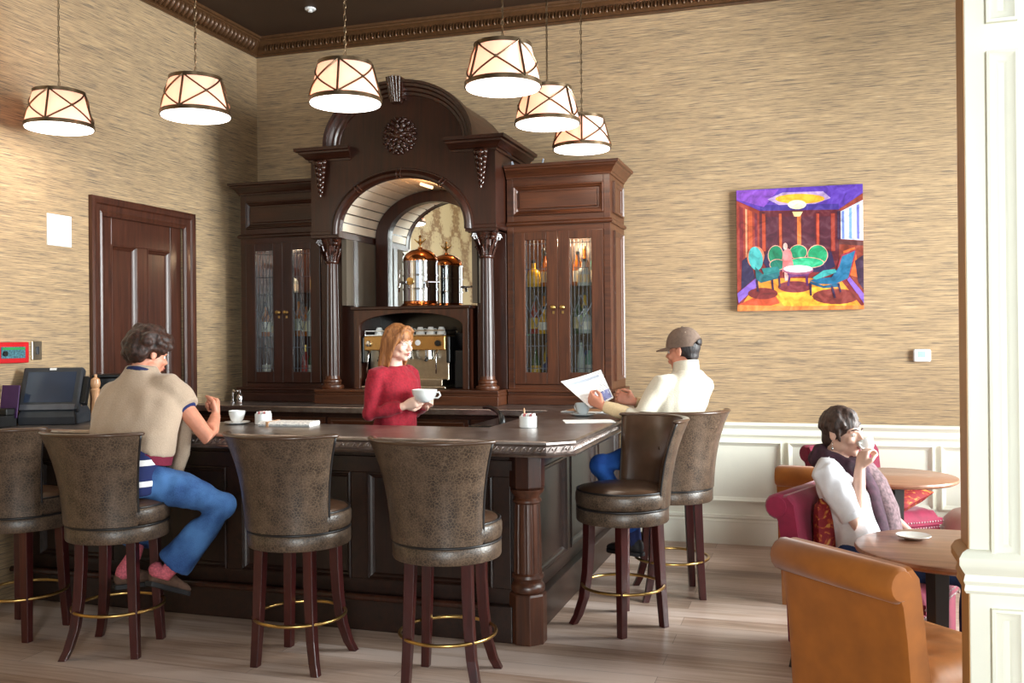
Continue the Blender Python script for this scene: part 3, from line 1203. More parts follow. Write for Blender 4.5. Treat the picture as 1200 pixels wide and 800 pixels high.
# beadboard soffit, curved boards with dark joints
b = MB()
nb = 17
for i in range(nb):
    lo, hi = pi * i / nb + .013, pi * (i + 1) / nb - .013
    o = arc(AI + .019, BI + .019, ZS, 3, X0c, lo, hi)
    n_ = arc(AI + .004, BI + .004, ZS, 3, X0c, lo, hi)
    b.prism(o + n_[::-1], lambda u, v, w: A(u, w, v), yF + .05, 7.40)
b.build('soffit_boards', M['plankcream'], t)
# lintel strips under the soffit boards and light side linings
for s in (-1, 1):
    b = MB()
    xa = X0c + s * AI
    x0, x1 = sorted((xa, xa + s * .04))
    b.box(x0 - X0c, x1 - X0c, .06, 7.4 - yF, ZS - .055, ZS - .0)
    b.build('soffit_ledge', M['wood_y'], t, bevel=.004)
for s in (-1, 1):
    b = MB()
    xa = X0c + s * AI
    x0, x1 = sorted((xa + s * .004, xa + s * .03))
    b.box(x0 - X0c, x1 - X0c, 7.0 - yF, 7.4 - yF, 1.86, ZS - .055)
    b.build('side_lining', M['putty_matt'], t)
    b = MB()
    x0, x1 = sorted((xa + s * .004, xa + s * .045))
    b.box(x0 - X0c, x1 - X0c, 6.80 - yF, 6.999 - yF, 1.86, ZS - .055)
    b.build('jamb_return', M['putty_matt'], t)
# piers
for s in (-1, 1):
    b = MB()
    x0, x1 = sorted((X0c + s * AI, X0c + s * HW))
    b.box(x0 + (.0 if s > 0 else 0) - X0c, x1 - X0c, yP - yF, 7.0 - yF, ZT + .115, ZS - .05)
    x0, x1 = sorted((X0c + s * (AI + .03), X0c + s * HW))
    b.box(x0 - X0c, x1 - X0c, 7.0 - yF, YB - .003 - yF, ZT + .115, ZS - .05)
    b.build('pier', M['wood'], t, bevel=.004)
b = MB()
b.tube([A(X0c + .12, 6.78, 2.785), A(X0c + .22, 6.78, 2.75)], .012, n=10)
b.build('soffit_lamp', M['puck'], t, smooth=True)
L = bpy.data.lights.new('soffit_bulb', 'POINT')
L.energy = SOFFIT
L.color = (1, .5, .22)
L.shadow_soft_size = .04
lo = bpy.data.objects.new('soffit_bulb', L)
COL.objects.link(lo)
lo.location = (X0c + .16, 6.84, 2.70)
# mirror and its arched frame at the back of the niche
b = MB()
fr = arc(AI - .01, BI - .008, ZS, 28)
fi = arc(AI - .125, BI - .1, ZS, 28)
b.prism([(X0c - AI + .01, 1.845)] + fr + [(X0c + AI - .01, 1.845), (X0c + AI - .125, 1.845)] + fi[::-1] + [(X0c - AI + .125, 1.845)], lambda u, v, w: A(u, w, v), 7.30, 7.38)
b.build('mirror_frame', M['wood'], t, bevel=.004)
b = MB()
b.prism([(X0c - AI + .02, 1.845)] + arc(AI - .05, BI - .04, ZS, 28) + [(X0c + AI - .02, 1.845)], lambda u, v, w: A(u, w, v), 7.345, 7.36)
b.build('mirror', M['mirror'], t)
b = MB()
b.box(X0c - AI - X0c, AI, 7.385 - yF, 7.40 - yF, ZT, 2.9)
b.build('niche_back', M['wood'], t)
# roll moulding round the opening, with carved clips
def sweep(b, a, b_, z, prof, y0, n=40, ext=0):
    rings = []
    for i in range(n + 1):
        th = pi * i / n
        c = Vector((X0c - a * cos(th), 0, z + b_ * sin(th)))
        nr = Vector((-b_ * cos(th), 0, a * sin(th))).normalized()
        rings.append([A(c.x + nr.x * p, y0 - q, c.z + nr.z * p) for p, q in prof])
    if ext:
        first = [Vector((v.x, v.y, v.z - ext)) for v in rings[0]]
        last = [Vector((v.x, v.y, v.z - ext)) for v in rings[-1]]
        rings = [first] + rings + [last]
    b.loft(rings)
roll = [(.0, 0), (.002, .02), (.012, .034), (.03, .04), (.048, .032), (.058, .018), (.066, .02), (.07, .01), (.07, 0)]
b = MB()
sweep(b, AI - .004, BI - .004, ZS, roll, yF, ext=.03)
b.build('arch_moulding', M['wood'], t, smooth=35)
for th in (.28 * pi, .5 * pi, .72 * pi):
    b = MB()
    for d in (-.03, .03):
        pts = []
        for p, q in roll:
            c = Vector((X0c - (AI - .004) * cos(th + d), 0, ZS + (BI - .004) * sin(th + d)))
            nr = Vector((-BI * cos(th + d), 0, AI * sin(th + d))).normalized()
            pts.append(A(c.x + nr.x * p, yF - q - .002, c.z + nr.z * p))
        b.tube(pts, .006, n=6)
    b.build('moulding_clip', M['carving'], t, smooth=50)
# outer hood moulding
hood = [(-.095, 0), (-.09, .012), (-.07, .016), (-.06, .03), (-.04, .035), (-.03, .055), (-.012, .062), (-.008, .08), (.012, .085), (.014, .0)]
b = MB()
sweep(b, AO, BO, ZO, hood, yF, ext=.0)
b.build('hood_moulding', M['wood'], t, smooth=30)
# caps over the piers, returning along the sides
cp = [(-.01, 2.985), (.012, 2.985), (.016, 3.0), (.03, 3.005), (.05, 3.03), (.072, 3.042), (.075, 3.055), (.098, 3.06), (.1, 3.085), (-.01, 3.09)]
for s in (-1, 1):
    b = MB()
    xo_, xi = X0c + s * HW, X0c + s * (HW - .345)
    rings = [[A(xo_ + s * p, YB - .003, z) for p, z in cp], [A(xo_ + s * p, yF - p, z) for p, z in cp], [A(xi - s * p * .3, yF - p, z) for p, z in cp]]
    b.loft(rings)
    b.box(min(xo_, xi) - X0c, max(xo_, xi) - X0c, .0, .3, 2.99, 3.086)
    b.build('pier_cap', M['wood_x'], t, smooth=25)
# keystone
b = MB()
for i in range(5):
    u0 = -.062 + i * .0248
    w0 = .0105
    z0, z1 = ZO + BO - .16, ZO + BO + .035
    dpt = .1 + .02 * (1 - abs(i - 2) / 2)
    b.loft([[A(X0c + u0 * .62 - w0 * .7 + 0.0, yF - .015, z0), A(X0c + u0 * .62 + w0 * .9, yF - .015, z0), A(X0c + u0 * .62 + w0 * .9, yF - dpt * .7, z0 + .004), A(X0c + u0 * .62 - w0 * .7, yF - dpt * .7, z0 + .004)],
            [A(X0c + u0 - w0, yF + .02, z1), A(X0c + u0 + w0, yF + .02, z1), A(X0c + u0 + w0, yF - dpt, z1), A(X0c + u0 - w0, yF - dpt, z1)]])
b.box(-.06, .06, -.075, .02, ZO + BO - .13, ZO + BO + .02)
b.build('keystone', M['carving'], t, bevel=.003)
# rosette
b = MB()
rc = Vector((X0c, yF, 3.14))
rnd = random.Random(3)
b.lathe([(.118, 0), (.12, .006), (.11, .014), (.001, .016)], 32, M=Matrix.Translation(A(*rc)) @ Matrix.Rotation(radians(90), 4, 'X'))
for ring, (nr_, rad, sz) in enumerate(((1, 0, .034), (7, .042, .026), (11, .08, .028), (16, .115, .021), (22, .132, .013))):
    for i in range(nr_):
        a = 2 * pi * i / nr_ + ring * .3
        c = rc + Vector((rad * cos(a), -.02 + ring * .004, rad * sin(a)))
        R3 = Matrix.Rotation(-a, 3, 'Y')
        b.ell(A(*c), (sz * 1.35, .02, sz * .8), 8, 6, R3)
        if ring:
            b.ell(A(*(c + Vector((rnd.uniform(-.015, .015), -.014, rnd.uniform(-.015, .015))))), (sz * .5, .012, sz * .4), 6, 4, R3)
b.build('rosette', M['carving'], t, smooth=60)
# acanthus drops on the piers
for s in (-1, 1):
    b = MB()
    cxx = X0c + s * (HW - .1)
    for i in range(7):
        f = i / 6
        z = 2.96 - .24 * f
        w = .062 * (1 - f * .7)
        for q in (-1, 0, 1):
            b.ell(A(cxx + q * w * .55, yF - .03 - .02 * (1 - f) * (1 if q == 0 else .5), z + (0 if q == 0 else .012)), (w * .42, .022 * (1.2 - f * .6), .026), 8, 6, Matrix.Rotation(q * .5, 3, 'Y'))
    b.ell(A(cxx, yF - .055, 2.965), (.035, .028, .025), 10, 8)
    b.build('acanthus_bracket', M['carving'], t, smooth=60)
# impost blocks and columns
CXO, CY = .652, 6.785
for s in (-1, 1):
    x = X0c + s * CXO
    b = MB()
    for (o, z0, z1) in ((.108, 2.385, 2.41), (.122, 2.41, 2.44), (.112, 2.44, 2.455)):
        b.box(x - o - X0c, x + o - X0c, CY - o - yF, yP - yF + .005, z0, z1)
    b.build('impost', M['wood_x'], t, bevel=.004)
    n = 80
    def fl(z, r):
        out = []
        for i in range(n):
            a = 2 * pi * i / n
            rr = r - .006 * max(0, sin(10 * a)) ** .7
            out.append(A(x + rr * cos(a), CY + rr * sin(a), z))
        return out
    b = MB()
    b.loft([fl(1.3, .054), fl(1.6, .054), fl(2.2, .047)])
    c = b.build('column', M['wood'], t, smooth=35)
    b = MB()
    cc = (x - X0c, CY - yF, 0)
    b.lathe([(.085, 1.2), (.09, 1.21), (.088, 1.228), (.07, 1.236), (.066, 1.246), (.072, 1.256), (.07, 1.27), (.058, 1.28), (.056, 1.305)], 32, cc)
    b.build('column_base', M['red_wood'], c, smooth=35)
    b = MB()
    b.lathe([(.05, 2.19), (.058, 2.2), (.058, 2.21), (.05, 2.216), (.054, 2.25), (.066, 2.32), (.085, 2.375), (.088, 2.386)], 32, cc)
    for row, (nn_, r0, zb, hh) in enumerate(((8, .054, 2.215, .07), (8, .06, 2.26, .075))):
        for i in range(nn_):
            a = 2 * pi * (i + row * .5) / nn_
            dr = Vector((cos(a), sin(a), 0))
            c0 = Vector(cc)
            b.tube([c0 + dr * r0 + V(0, 0, zb), c0 + dr * (r0 + .014) + V(0, 0, zb + hh * .6), c0 + dr * (r0 + .03) + V(0, 0, zb + hh), c0 + dr * (r0 + .04) + V(0, 0, zb + hh * .9)], [.014, .016, .012, .006], n=6, flat=(1, .5))
    for q in range(4):
        a = pi / 4 + q * pi / 2
        dr = Vector((cos(a), sin(a), 0)); tn = Vector((-sin(a), cos(a), 0))
        c0 = Vector(cc) + dr * .095 + V(0, 0, 2.352)
        pts = []
        for i in range(14):
            th = i / 13 * 3.4 * pi
            rr = .03 * (1 - i / 16)
            pts.append(c0 + dr * (rr * cos(th)) + V(0, 0, rr * sin(th)))
        b.tube(pts, .009, n=6, flat=(1, 1.6))
    b.build('capital', M['carving'], c, smooth=50)
b = MB()
for (o, z0, z1) in ((.03, ZT, ZT + .07), (.018, ZT + .07, ZT + .095), (.034, ZT + .095, ZT + .115)):
    b.box(-HW, HW, 6.72 - o - yF, 7.4 - yF, z0, z1)
b.build('plinth', M['red_wood_x'], t, bevel=.004)

# lower arched box that carries the urn and houses the espresso machine
M['niche_dark'] = plain('dark_lacquer_panel', (20, 13, 10), .18)
lb = thing('machine_alcove', 'low wooden arched alcove box around the espresso machine', 'cabinet', (X0c, 6.83, ZT + .115))
b = MB()
y0_, y1_ = 6.83, 7.38
z0_ = ZT + .115
def B_(x, y, z):
    return Vector((x - X0c, y - 6.83, z - z0_))
ai = [(X0c - .435 * cos(pi * i / 20), 1.69 + .105 * sin(pi * i / 20)) for i in range(21)]
b.prism([(X0c - .485, z0_), (X0c - .485, 1.822), (X0c + .485, 1.822), (X0c + .485, z0_), (X0c + .435, z0_)] + ai[::-1] + [(X0c - .435, z0_)], lambda u, v, w: B_(u, w, v), y0_, y0_ + .03)
b.build('arch_front', M['bar_wood'], lb, bevel=.003)
b = MB()
b.prism([(X0c - .485, z0_), (X0c - .485, 1.822), (X0c - .46, 1.822), (X0c - .46, z0_)], lambda u, v, w: B_(u, w, v), y0_ + .03, y1_ - .1)
b.build('side_panel', M['wood'], lb)
b = MB()
b.prism([(X0c + .485, z0_), (X0c + .485, 1.822), (X0c + .46, 1.822), (X0c + .46, z0_)], lambda u, v, w: B_(u, w, v), y0_ + .03, y1_ - .1)
b.build('side_panel', M['wood'], lb)
b = MB()
b.box(-.505, .505, -.02, 7.38 - 6.83, 1.822 - z0_, 1.846 - z0_)
b.build('top_shelf', M['wood_x'], lb, bevel=.005)
b = MB()
b.box(-.46, .46, 7.26 - 6.83, 7.28 - 6.83, 0, .62)
b.build('back_panel', M['niche_dark'], lb)
# ------------------------------------------------------------------ bar stools
def make_stool():
    """faces +y; seat turns on the legs"""
    t = thing('bar_stool', 'x', 'bar stool', group='swivel bar stools round the bar')
    RS = .255
    s = MB()
    s.lathe([(RS - .012, .668), (RS, .676), (RS + .004, .70), (RS + .004, .735), (RS - .002, .752), (RS - .014, .757)], 48)
    seat = s.build('seat', M['leather'], t, smooth=50)
    s = MB()
    s.lathe([(RS - .012, .752), (RS - .02, .764), (RS - .07, .779), (.1, .787), (.001, .789)], 48)
    s.build('seat_top', M['leather_top'], seat, smooth=60)
    s = MB()
    for z, r in ((.757, RS - .006), (.664, RS - .004)):
        s.tube([(r * cos(2 * pi * i / 48), r * sin(2 * pi * i / 48), z) for i in range(48)], .006, n=6, closed=True)
    s.build('piping', M['piping'], seat, smooth=60)
    s = MB()
    s.lathe([(RS - .03, .585), (RS - .004, .587), (RS, .595), (RS, .652), (RS - .006, .66), (RS - .04, .662)], 48)
    s.build('swivel_band', M['leather'], t, smooth=40)
    # back shell: wraps the rear of the seat and flares out at the top
    HA = radians(62)
    zs = [.672, .72, .78, .85, .92, .99, 1.05, 1.1, 1.135]
    def rad(z):
        f = (z - .672) / .463
        return RS + .006 + .012 * f + .075 * f ** 2.6
    outer, inner = [], []
    nA = 25
    for z in zs:
        f = (z - .672) / .463
        # the edges lean outward a little with height
        ha = HA * (1.06 - .02 * f)
        ro, ri = rad(z), rad(z) - .036 + .004 * f
        o_, i_ = [], []
        for k in range(nA):
            a = -pi / 2 - ha + 2 * ha * k / (nA - 1)
            sag = .012 * cos((k / (nA - 1) - .5) * pi) * f
            e = min(k, nA - 1 - k)
            rnd_ = .012 if e == 0 else 0
            bs = .024 * f  # lean back
            o_.append(Vector(((ro - rnd_) * cos(a), (ro - rnd_) * sin(a) - bs, z - sag * 0)))
            i_.append(Vector(((ri + rnd_) * cos(a), (ri + rnd_) * sin(a) - bs, z - sag * 0)))
        outer.append(o_)
        inner.append(i_)
    def sheet(rows_o, rows_i):
        b = MB()
        rings = [o_ + i_[::-1] for o_, i_ in zip(rows_o, rows_i)]
        b.loft(rings)
        return b
    back = sheet(outer, [[(p + q) / 2 for p, q in zip(o_, i_)] for o_, i_ in zip(outer, inner)]).build('backrest', M['leather'], t, smooth=50)
    # smooth inner pad with a tuft button
    pad = []
    for o_, i_ in zip(outer, inner):
        row = []
        for k, (p, q) in enumerate(zip(o_, i_)):
            q2 = q.copy()
            dx, dz = (q.x) / .16, (q.z - .97) / .1
            d = math.exp(-(dx * dx + dz * dz) * 2.2) * .022
            inw = Vector((-q.x, -q.y, 0)).normalized()
            if 0 < k < nA - 1:
                q2 += inw * .008
            row.append(q2 - inw * d)
        pad.append(row)
    mid = [[(p * .45 + q * .55) for p, q in zip(o_, i_)] for o_, i_ in zip(outer, inner)]
    sheet(mid, pad).build('inner_pad', M['leather_top'], back, smooth=60)
    b = MB()
    b.ell((0, -.236, .97), (.012, .006, .012), 10, 6)
    b.build('tuft_button', M['leather_top'], back, smooth=True)
    b = MB()
    top = outer[-1]
    itop = inner[-1]
    b.tube([(p + q) / 2 + V(0, 0, .004) for p, q in zip(top, itop)], .021, n=8, flat=(.5, 1), round_caps=True)
    b.build('top_roll', M['leather_top'], back, smooth=True)
    for k in (0, nA - 1):
        b = MB()
        b.tube([o_[k] + (o_[k] - i_[k]) * .1 for o_, i_ in zip(outer, inner)], .006, n=6)
        b.build('edge_piping', M['piping'], back, smooth=True)
    return t, (seat, back)
def make_legs(stool, rel):
    """legs turned by rel against the seat: two straight, two raked at the rear (local -y)"""
    for k in range(4):
        a = pi / 4 + k * pi / 2 + rel
        raked = k in (2, 3)
        b = MB()
        rings = []
        for (r, z, h) in (((.185, .59, .025), (.187, .45, .0245), (.196, .3, .0235), (.217, .15, .022), (.25, .05, .0205), (.278, 0, .0195)) if raked else
                          ((.19, .59, .025), (.198, .4, .024), (.208, .2, .022), (.222, 0, .02))):
            c = Vector((r * cos(a), r * sin(a), z))
            u, w = Vector((cos(a), sin(a), 0)), Vector((-sin(a), cos(a), 0))
            u2, w2 = (u + w) / sqrt(2), (u - w) / sqrt(2)
            rings.append([c + u2 * h + w2 * h, c + u2 * h - w2 * h, c - u2 * h - w2 * h, c - u2 * h + w2 * h])
        b.loft(rings)
        b.build('leg', M['leg_wood'], stool, bevel=.003)
    b = MB()
    b.tube([(.225 * cos(2 * pi * i / 40), .225 * sin(2 * pi * i / 40), .228) for i in range(40)], .0085, n=8, closed=True)
    b.build('foot_ring', M['brass'], stool, smooth=60)
STOOLS = [(-4.16, 4.19, .02, -1.5, 'brown leather bar stool cut off at the far end of the bar beside the till'),
          (-3.45, 4.10, -.05, -1.3, 'brown leather bar stool the man in the beige sweater sits on'),
          (-2.45, 4.21, -.02, 1.57, 'empty leather bar stool in front of the folded newspaper'),
          (-1.635, 4.15, -.06, 1.67, 'empty leather bar stool nearest the fluted corner column'),
          (-1.005, 5.19, 2.25, -2.2, 'empty leather bar stool turned to show its buttoned inner back'),
          (-.84, 5.93, .69, -1.25, 'brown leather bar stool the man in the cap sits on')]
for i, (x, y, rz, lr, lab) in enumerate(STOOLS):
    if i == 0:
        stool0, _ = make_stool()
        o = stool0
        src = None
        o.location = (x, y, 0); o.rotation_euler = (0, 0, rz); o['label'] = lab
    else:
        o = dup(stool_seat_src, (x, y, 0), rz, lab)
    if i == 0:
        # keep a list of the seat parts so that each copy gets its own legs
        class _S: pass
        stool_seat_src = stool0
        pending = [(o, lr - rz)]
    else:
        pending.append((o, lr - rz))
for o, rel in pending:
    make_legs(o, rel)

# ------------------------------------------------------------------ things on the bar
def cup(name, label, loc, r=.042, h=.06, saucer=True, mat='white', rz=0, group=None, handle=True):
    t = thing(name, label, 'cup', loc, rz, group)
    z0 = .012 if saucer else 0
    b = MB()
    b.lathe([(r * .5, z0), (r * .55, z0 + .003), (r * .78, z0 + h * .3), (r * .95, z0 + h * .7), (r, z0 + h), (r * .93, z0 + h), (r * .86, z0 + h * .6), (r * .6, z0 + h * .15), (.001, z0 + h * .1)], 28)
    b.build('bowl', M[mat], t, smooth=50)
    if handle:
        b = MB()
        b.tube([(r * .93, 0, z0 + h * .8), (r * 1.3, 0, z0 + h * .85), (r * 1.5, 0, z0 + h * .6), (r * 1.3, 0, z0 + h * .35), (r * .85, 0, z0 + h * .3)], .0045, n=8)
        b.build('handle', M[mat], t, smooth=True)
    return t
def saucer(label, loc, r=.075, mat='white', group=None):
    b = MB()
    b.lathe([(r * .5, 0), (r * .55, .002), (r * .9, .008), (r, .014), (r * .98, .016), (r * .55, .0075), (.001, .006)], 36)
    o = b.build('saucer', M[mat], None, smooth=50, loc=loc)
    return tag(o, label, 'saucer', group)
saucer('white saucer under the coffee cup by the sweatered man', (-3.33, 5.0, CT), .078)
cup('coffee_cup', 'white coffee cup on a saucer beside the sweatered man\'s fist', (-3.33, 5.0, CT), .05, .07, rz=2.2)
def caddy(label, loc, stick):
    t = thing('sugar_caddy', label, 'sugar caddy', loc)
    b = MB()
    b.lathe([(.046, 0), (.05, .004), (.05, .066), (.046, .066), (.045, .008), (.001, .006)], 32)
    b.build('bowl', M['white'], t, smooth=40)
    rnd = random.Random(5)
    for i in range(6):
        b = MB()
        x = -.03 + i * .012
        b.box(x, x + .006, -.026, .026, .02, .074 + rnd.uniform(0, .006))
        b.build('sugar_packet', M['sugar_pink'] if i % 3 == 1 else M['paper'], t)
    if stick:
        b = MB()
        b.tube([(-.02, .0, .03), (-.024, .004, .105)], .005, n=8, round_caps=True)
        b.build('stir_stick', M['pepper_wood'], t, smooth=True)
    return t
M['sugar_pink'] = plain('pink_packet', (226, 132, 138), .8)
caddy('white sugar caddy behind the folded newspaper near the coffee cup', (-3.16, 5.02, CT), False)
caddy('white sugar caddy with a stir stick on the bar\'s right corner', (-1.535, 5.16, CT), True)
# folded newspaper
M['newsprint'] = None
def mat_news(name, base, ink, sc):
    m, nt, b = newmat(name)
    v = coords(nt)
    w = N(nt, 'ShaderNodeTexWave', wave_type='BANDS', bands_direction='Y', i_Scale=sc)
    nt.links.new(v, w.inputs['Vector'])
    n = N(nt, 'ShaderNodeTexNoise', i_Scale=70.0, i_Detail=1)
    nt.links.new(v, n.inputs['Vector'])
    mu = N(nt, 'ShaderNodeMath', operation='MULTIPLY')
    nt.links.new(w.outputs['Fac'], mu.inputs[0])
    nt.links.new(n.outputs['Fac'], mu.inputs[1])
    nt.links.new(ramp(nt, mu.outputs[0], [(.36, lin(base)), (.52, lin(ink))]), b.inputs['Base Color'])
    b.inputs['Roughness'].default_value = .85
    return m
M['newsprint'] = mat_news('newsprint', (238, 236, 232), (176, 176, 180), 40)
t = thing('folded_newspaper', 'folded newspaper lying on the bar right of the coffee cup and caddy', 'newspaper', (-2.97, 4.98, CT), .12)
b = MB()
prof_n = [(-.075, .0), (.075, .0), (.082, .006), (.082, .018), (.074, .026), (-.06, .028), (-.074, .024), (-.082, .014), (-.08, .004)]
b.loft([[Vector((x, p * (1 - .05 * abs(x)), z)) for p, z in prof_n] for x in (-.15, -.14, 0, .15, .17)])
b.build('outer_sheets', M['newsprint'], t, smooth=40)
b = MB()
for i in range(5):
    r = .024 - i * .004
    b.tube([(-.152 - .002 * i, -.05 + .004 * i, .014), (.16, -.05 + .004 * i, .014)], r * .55, n=10)
b.build('rolled_fold', M['newsprint'], t, smooth=True)
b = MB()
b.box(-.1, -.085, -.084, .084, .0, .0292)
b.build('paper_band', M['pepper_wood'], t)
# point-of-sale till
t = thing('till', 'charcoal touch-screen till on the bar by the left wall', 'till', (-4.53, 4.84, CT), .38)
b = MB()
b.loft([[V(-.17, -.16, 0), V(.17, -.16, 0), V(.17, .15, 0), V(-.17, .15, 0)], [V(-.17, -.17, .05), V(.17, -.17, .05), V(.15, .15, .07), V(-.15, .15, .07)], [V(-.16, -.15, .09), V(.16, -.15, .09), V(.13, .15, .11), V(-.13, .15, .11)]])
b.build('base', M['charcoal'], t, bevel=.008)
Tm = Matrix.Translation((0, -.14, .085)) @ Matrix.Rotation(radians(-24), 4, 'X')
b = MB()
b.box(-.18, .18, -.02, .045, 0, .285, Tm)
b.build('screen_housing', M['charcoal'], t, bevel=.012)
b = MB()
b.box(-.145, .145, -.0215, -.019, .05, .25, Tm)
sc_ = b.build('touch_screen', M['screen'], t)
b = MB()
b.box(-.165, .165, -.024, -.019, .0, .036, Tm)
b.build('front_bezel', plain('silver_bezel', (96, 98, 106), .3, .4), t, bevel=.004)
b = MB()
b.box(-.02, .02, -.0225, -.019, .262, .276, Tm)
b.build('maker_badge', M['whiteplast'], t)
b = MB()
b.box(.182, .215, 0, .05, .05, .23, Tm)
b.build('card_reader', M['black'], t, bevel=.006)
# receipt printer behind, purple card, small black holder
t = thing('receipt_printer', 'black receipt printer behind the till and pepper mill', 'printer', (-4.56, 5.26, CT - .0))
t.location = (-4.50, 5.02, CT)
t.rotation_euler.z = .5
b = MB()
b.box(.1, .26, -.02, .17, 0, .2)
b.build('body', M['black'], t, bevel=.01)
b = MB()
b.box(.07, .28, -.05, .19, .275, .295)
b.box(.11, .25, -.01, .16, .2, .275)
b.build('cover', M['black'], t, bevel=.008)
t = thing('menu_holder', 'purple card standing in a black holder at the till\'s left', 'card holder', (-4.67, 4.545, CT), .0)
b = MB()
b.box(-.06, .06, -.08, .06, 0, .07)
b.box(-.06, .06, -.02, .06, .07, .11)
b.build('holder_box', M['black'], t, bevel=.005)
b = MB()
Tm = Matrix.Translation((0, .04, .05)) @ Matrix.Rotation(radians(-8), 4, 'X')
b.box(-.06, .075, 0, .008, 0, .2, Tm)
b.build('purple_card', M['purple'], t, bevel=.003)
# pepper mill
t = thing('pepper_mill', 'turned beech pepper mill between the till and the seated man', 'pepper mill', (-4.18, 4.78, CT))
b = MB()
b.lathe([(.03, 0), (.031, .02), (.026, .03), (.028, .05), (.024, .1), (.02, .16), (.024, .2), (.027, .215), (.02, .225)], 24)
b.build('body', M['pepper_wood'], t, smooth=40)
b = MB()
b.lathe([(.02, .225), (.026, .235), (.029, .255), (.025, .278), (.012, .288), (.008, .292), (.01, .3), (.008, .308), (.001, .31)], 24)
b.build('head', M['pepper_wood'], t, smooth=40)
# black curved tap on a black box inside the bar
t = thing('bar_tap', 'black curved bar tap on a black box behind the corner', 'tap', (-1.9, 5.62, 0))
b = MB()
b.box(-.13, .12, -.1, .45, .0, 1.055)
b.build('ice_bin', M['black'], t, bevel=.01)
b = MB()
b.tube([(.07, -.03, 1.04), (.07, -.03, 1.085), (.05, -.0, 1.115), (.0, .06, 1.14), (-.06, .1, 1.155), (-.1, .12, 1.15)], [.022, .022, .018, .014, .012, .011], n=10, round_caps=True)
b.build('spout', M['black'], t, smooth=True)
# glass cup, saucer, brochures at the reading man
M['cupglass'] = plain('frosted_cup', (214, 222, 226), .08, 0, .02, 10, coat=.6)
saucer('pale saucer under the glass cup near the reading man\'s wrist', (-1.41, 5.98, CT), .08, 'cupglass')
cup('glass_cup', 'pale glass cup of coffee near the reading man\'s wrist', (-1.41, 5.98, CT), .05, .072, mat='cupglass', rz=2.6)
b = MB()
for i in range(4):
    Tm = Matrix.Rotation(.1 * i - .3, 4, 'Z')
    b.box(-.14 + .01 * i, .14, -.1, .1 - .01 * i, .004 * i, .004 * i + .0035, Tm)
o = b.build('brochure_stack', [M['paper'], M['pepper_wood']], None, loc=(-1.47, 6.32, CT))
tag(o, 'small stack of tan and white brochures beside the glass cup', 'brochures')
for p in o.data.polygons:
    p.material_index = 1 if p.index >= 18 else 0
b = MB()
b.box(-.15, .15, -.1, .1, 0, .003)
o = b.build('loose_sheet', M['paper'], None, loc=(-1.2, 5.66, CT))
o.rotation_euler.z = .35
o.location = (-1.285, 5.60, CT)
tag(o, 'white paper sheet lying on the bar edge under the man\'s forearm', 'paper')
# tap and pump bottle on the back counter, far left
t = thing('soap_pump', 'small chrome pump bottle at the left end of the back counter', 'pump bottle', (-4.38, 6.62, CT))
b = MB()
b.lathe([(.022, 0), (.024, .003), (.024, .06), (.014, .075), (.009, .08), (.009, .105), (.012, .11), (.001, .112)], 16)
b.build('bottle', M['chrome'], t, smooth=40)
b = MB()
b.tube([(0, 0, .1), (-.03, -.01, .103), (-.045, -.015, .092)], .004, n=6)
b.build('spout', M['chrome'], t, smooth=True)
t = thing('prep_tap', 'small chrome tap beside the pump bottle on the back counter', 'tap', (-4.5, 6.7, CT))
b = MB()
b.lathe([(.02, 0), (.02, .008), (.009, .014), (.009, .05)], 14)
b.tube([(0, 0, .05), (0, 0, .085), (.02, -.02, .105), (.05, -.05, .1), (.06, -.06, .08)], .008, n=8)
b.build('body', M['chrome'], t, smooth=50)

# ------------------------------------------------------------------ urn and espresso machine
t = thing('espresso_urn', 'tall chrome domed espresso urn with copper top on the alcove box', 'espresso machine', (-2.99, 7.06, 1.846))
b = MB()
b.lathe([(.16, 0), (.162, .01), (.15, .02), (.14, .028), (.138, .04), (.142, .045)], 40)
b.build('foot', M['copper'], t, smooth=40)
b = MB()
b.lathe([(.138, .045), (.138, .36), (.13, .366)], 48)
b.build('drum', M['chrome'], t, smooth=40)
b = MB()
for z in (.14, .25, .36):
    b.lathe([(.136, z - .008), (.144, z - .006), (.145, z + .004), (.136, z + .008)], 48, cap=False)
b.build('hoop', M['chrome'], t, smooth=40)
b = MB()
b.lathe([(.14, .366), (.138, .385), (.12, .42), (.085, .448), (.045, .462), (.02, .468), (.018, .48), (.001, .482)], 48)
b.build('dome', M['copper'], t, smooth=60)
b = MB()
b.lathe([(.008, .48), (.008, .5), (.02, .51), (.022, .522), (.012, .53), (.008, .555), (.014, .563), (.002, .578)], 16)
for s in (-1, 1):
    b.tube([(0, 0, .515), (s * .03, 0, .525), (s * .05, 0, .545)], [.006, .007, .003], n=6)
b.build('eagle_finial', M['brass'], t, smooth=50)
for a in (-2.2, -.9):
    b = MB()
    d = V(cos(a), sin(a), 0)
    b.tube([d * .13 + V(0, 0, .19), d * .19 + V(0, 0, .19), d * .2 + V(0, 0, .15)], .014, n=10)
    b.tube([d * .19 + V(0, 0, .19), d * .19 + V(-.1 * d.y, .1 * d.x, .19) * 1], .01, n=8)
    b.build('group_head', M['chrome'], t, smooth=50)
b = MB()
b.lathe([(.03, 0), (.03, .008), (.001, .01)], 20, M=Matrix.Translation((-.03, -.138, .2)) @ Matrix.Rotation(radians(90), 4, 'X'))
b.build('gauge', M['brass'], t, smooth=40)
b = MB()
b.tube([(-.145, -.03, .3), (-.165, -.04, .3), (-.165, -.05, .12)], .006, n=8)
b.build('steam_wand', M['chrome'], t, smooth=True)

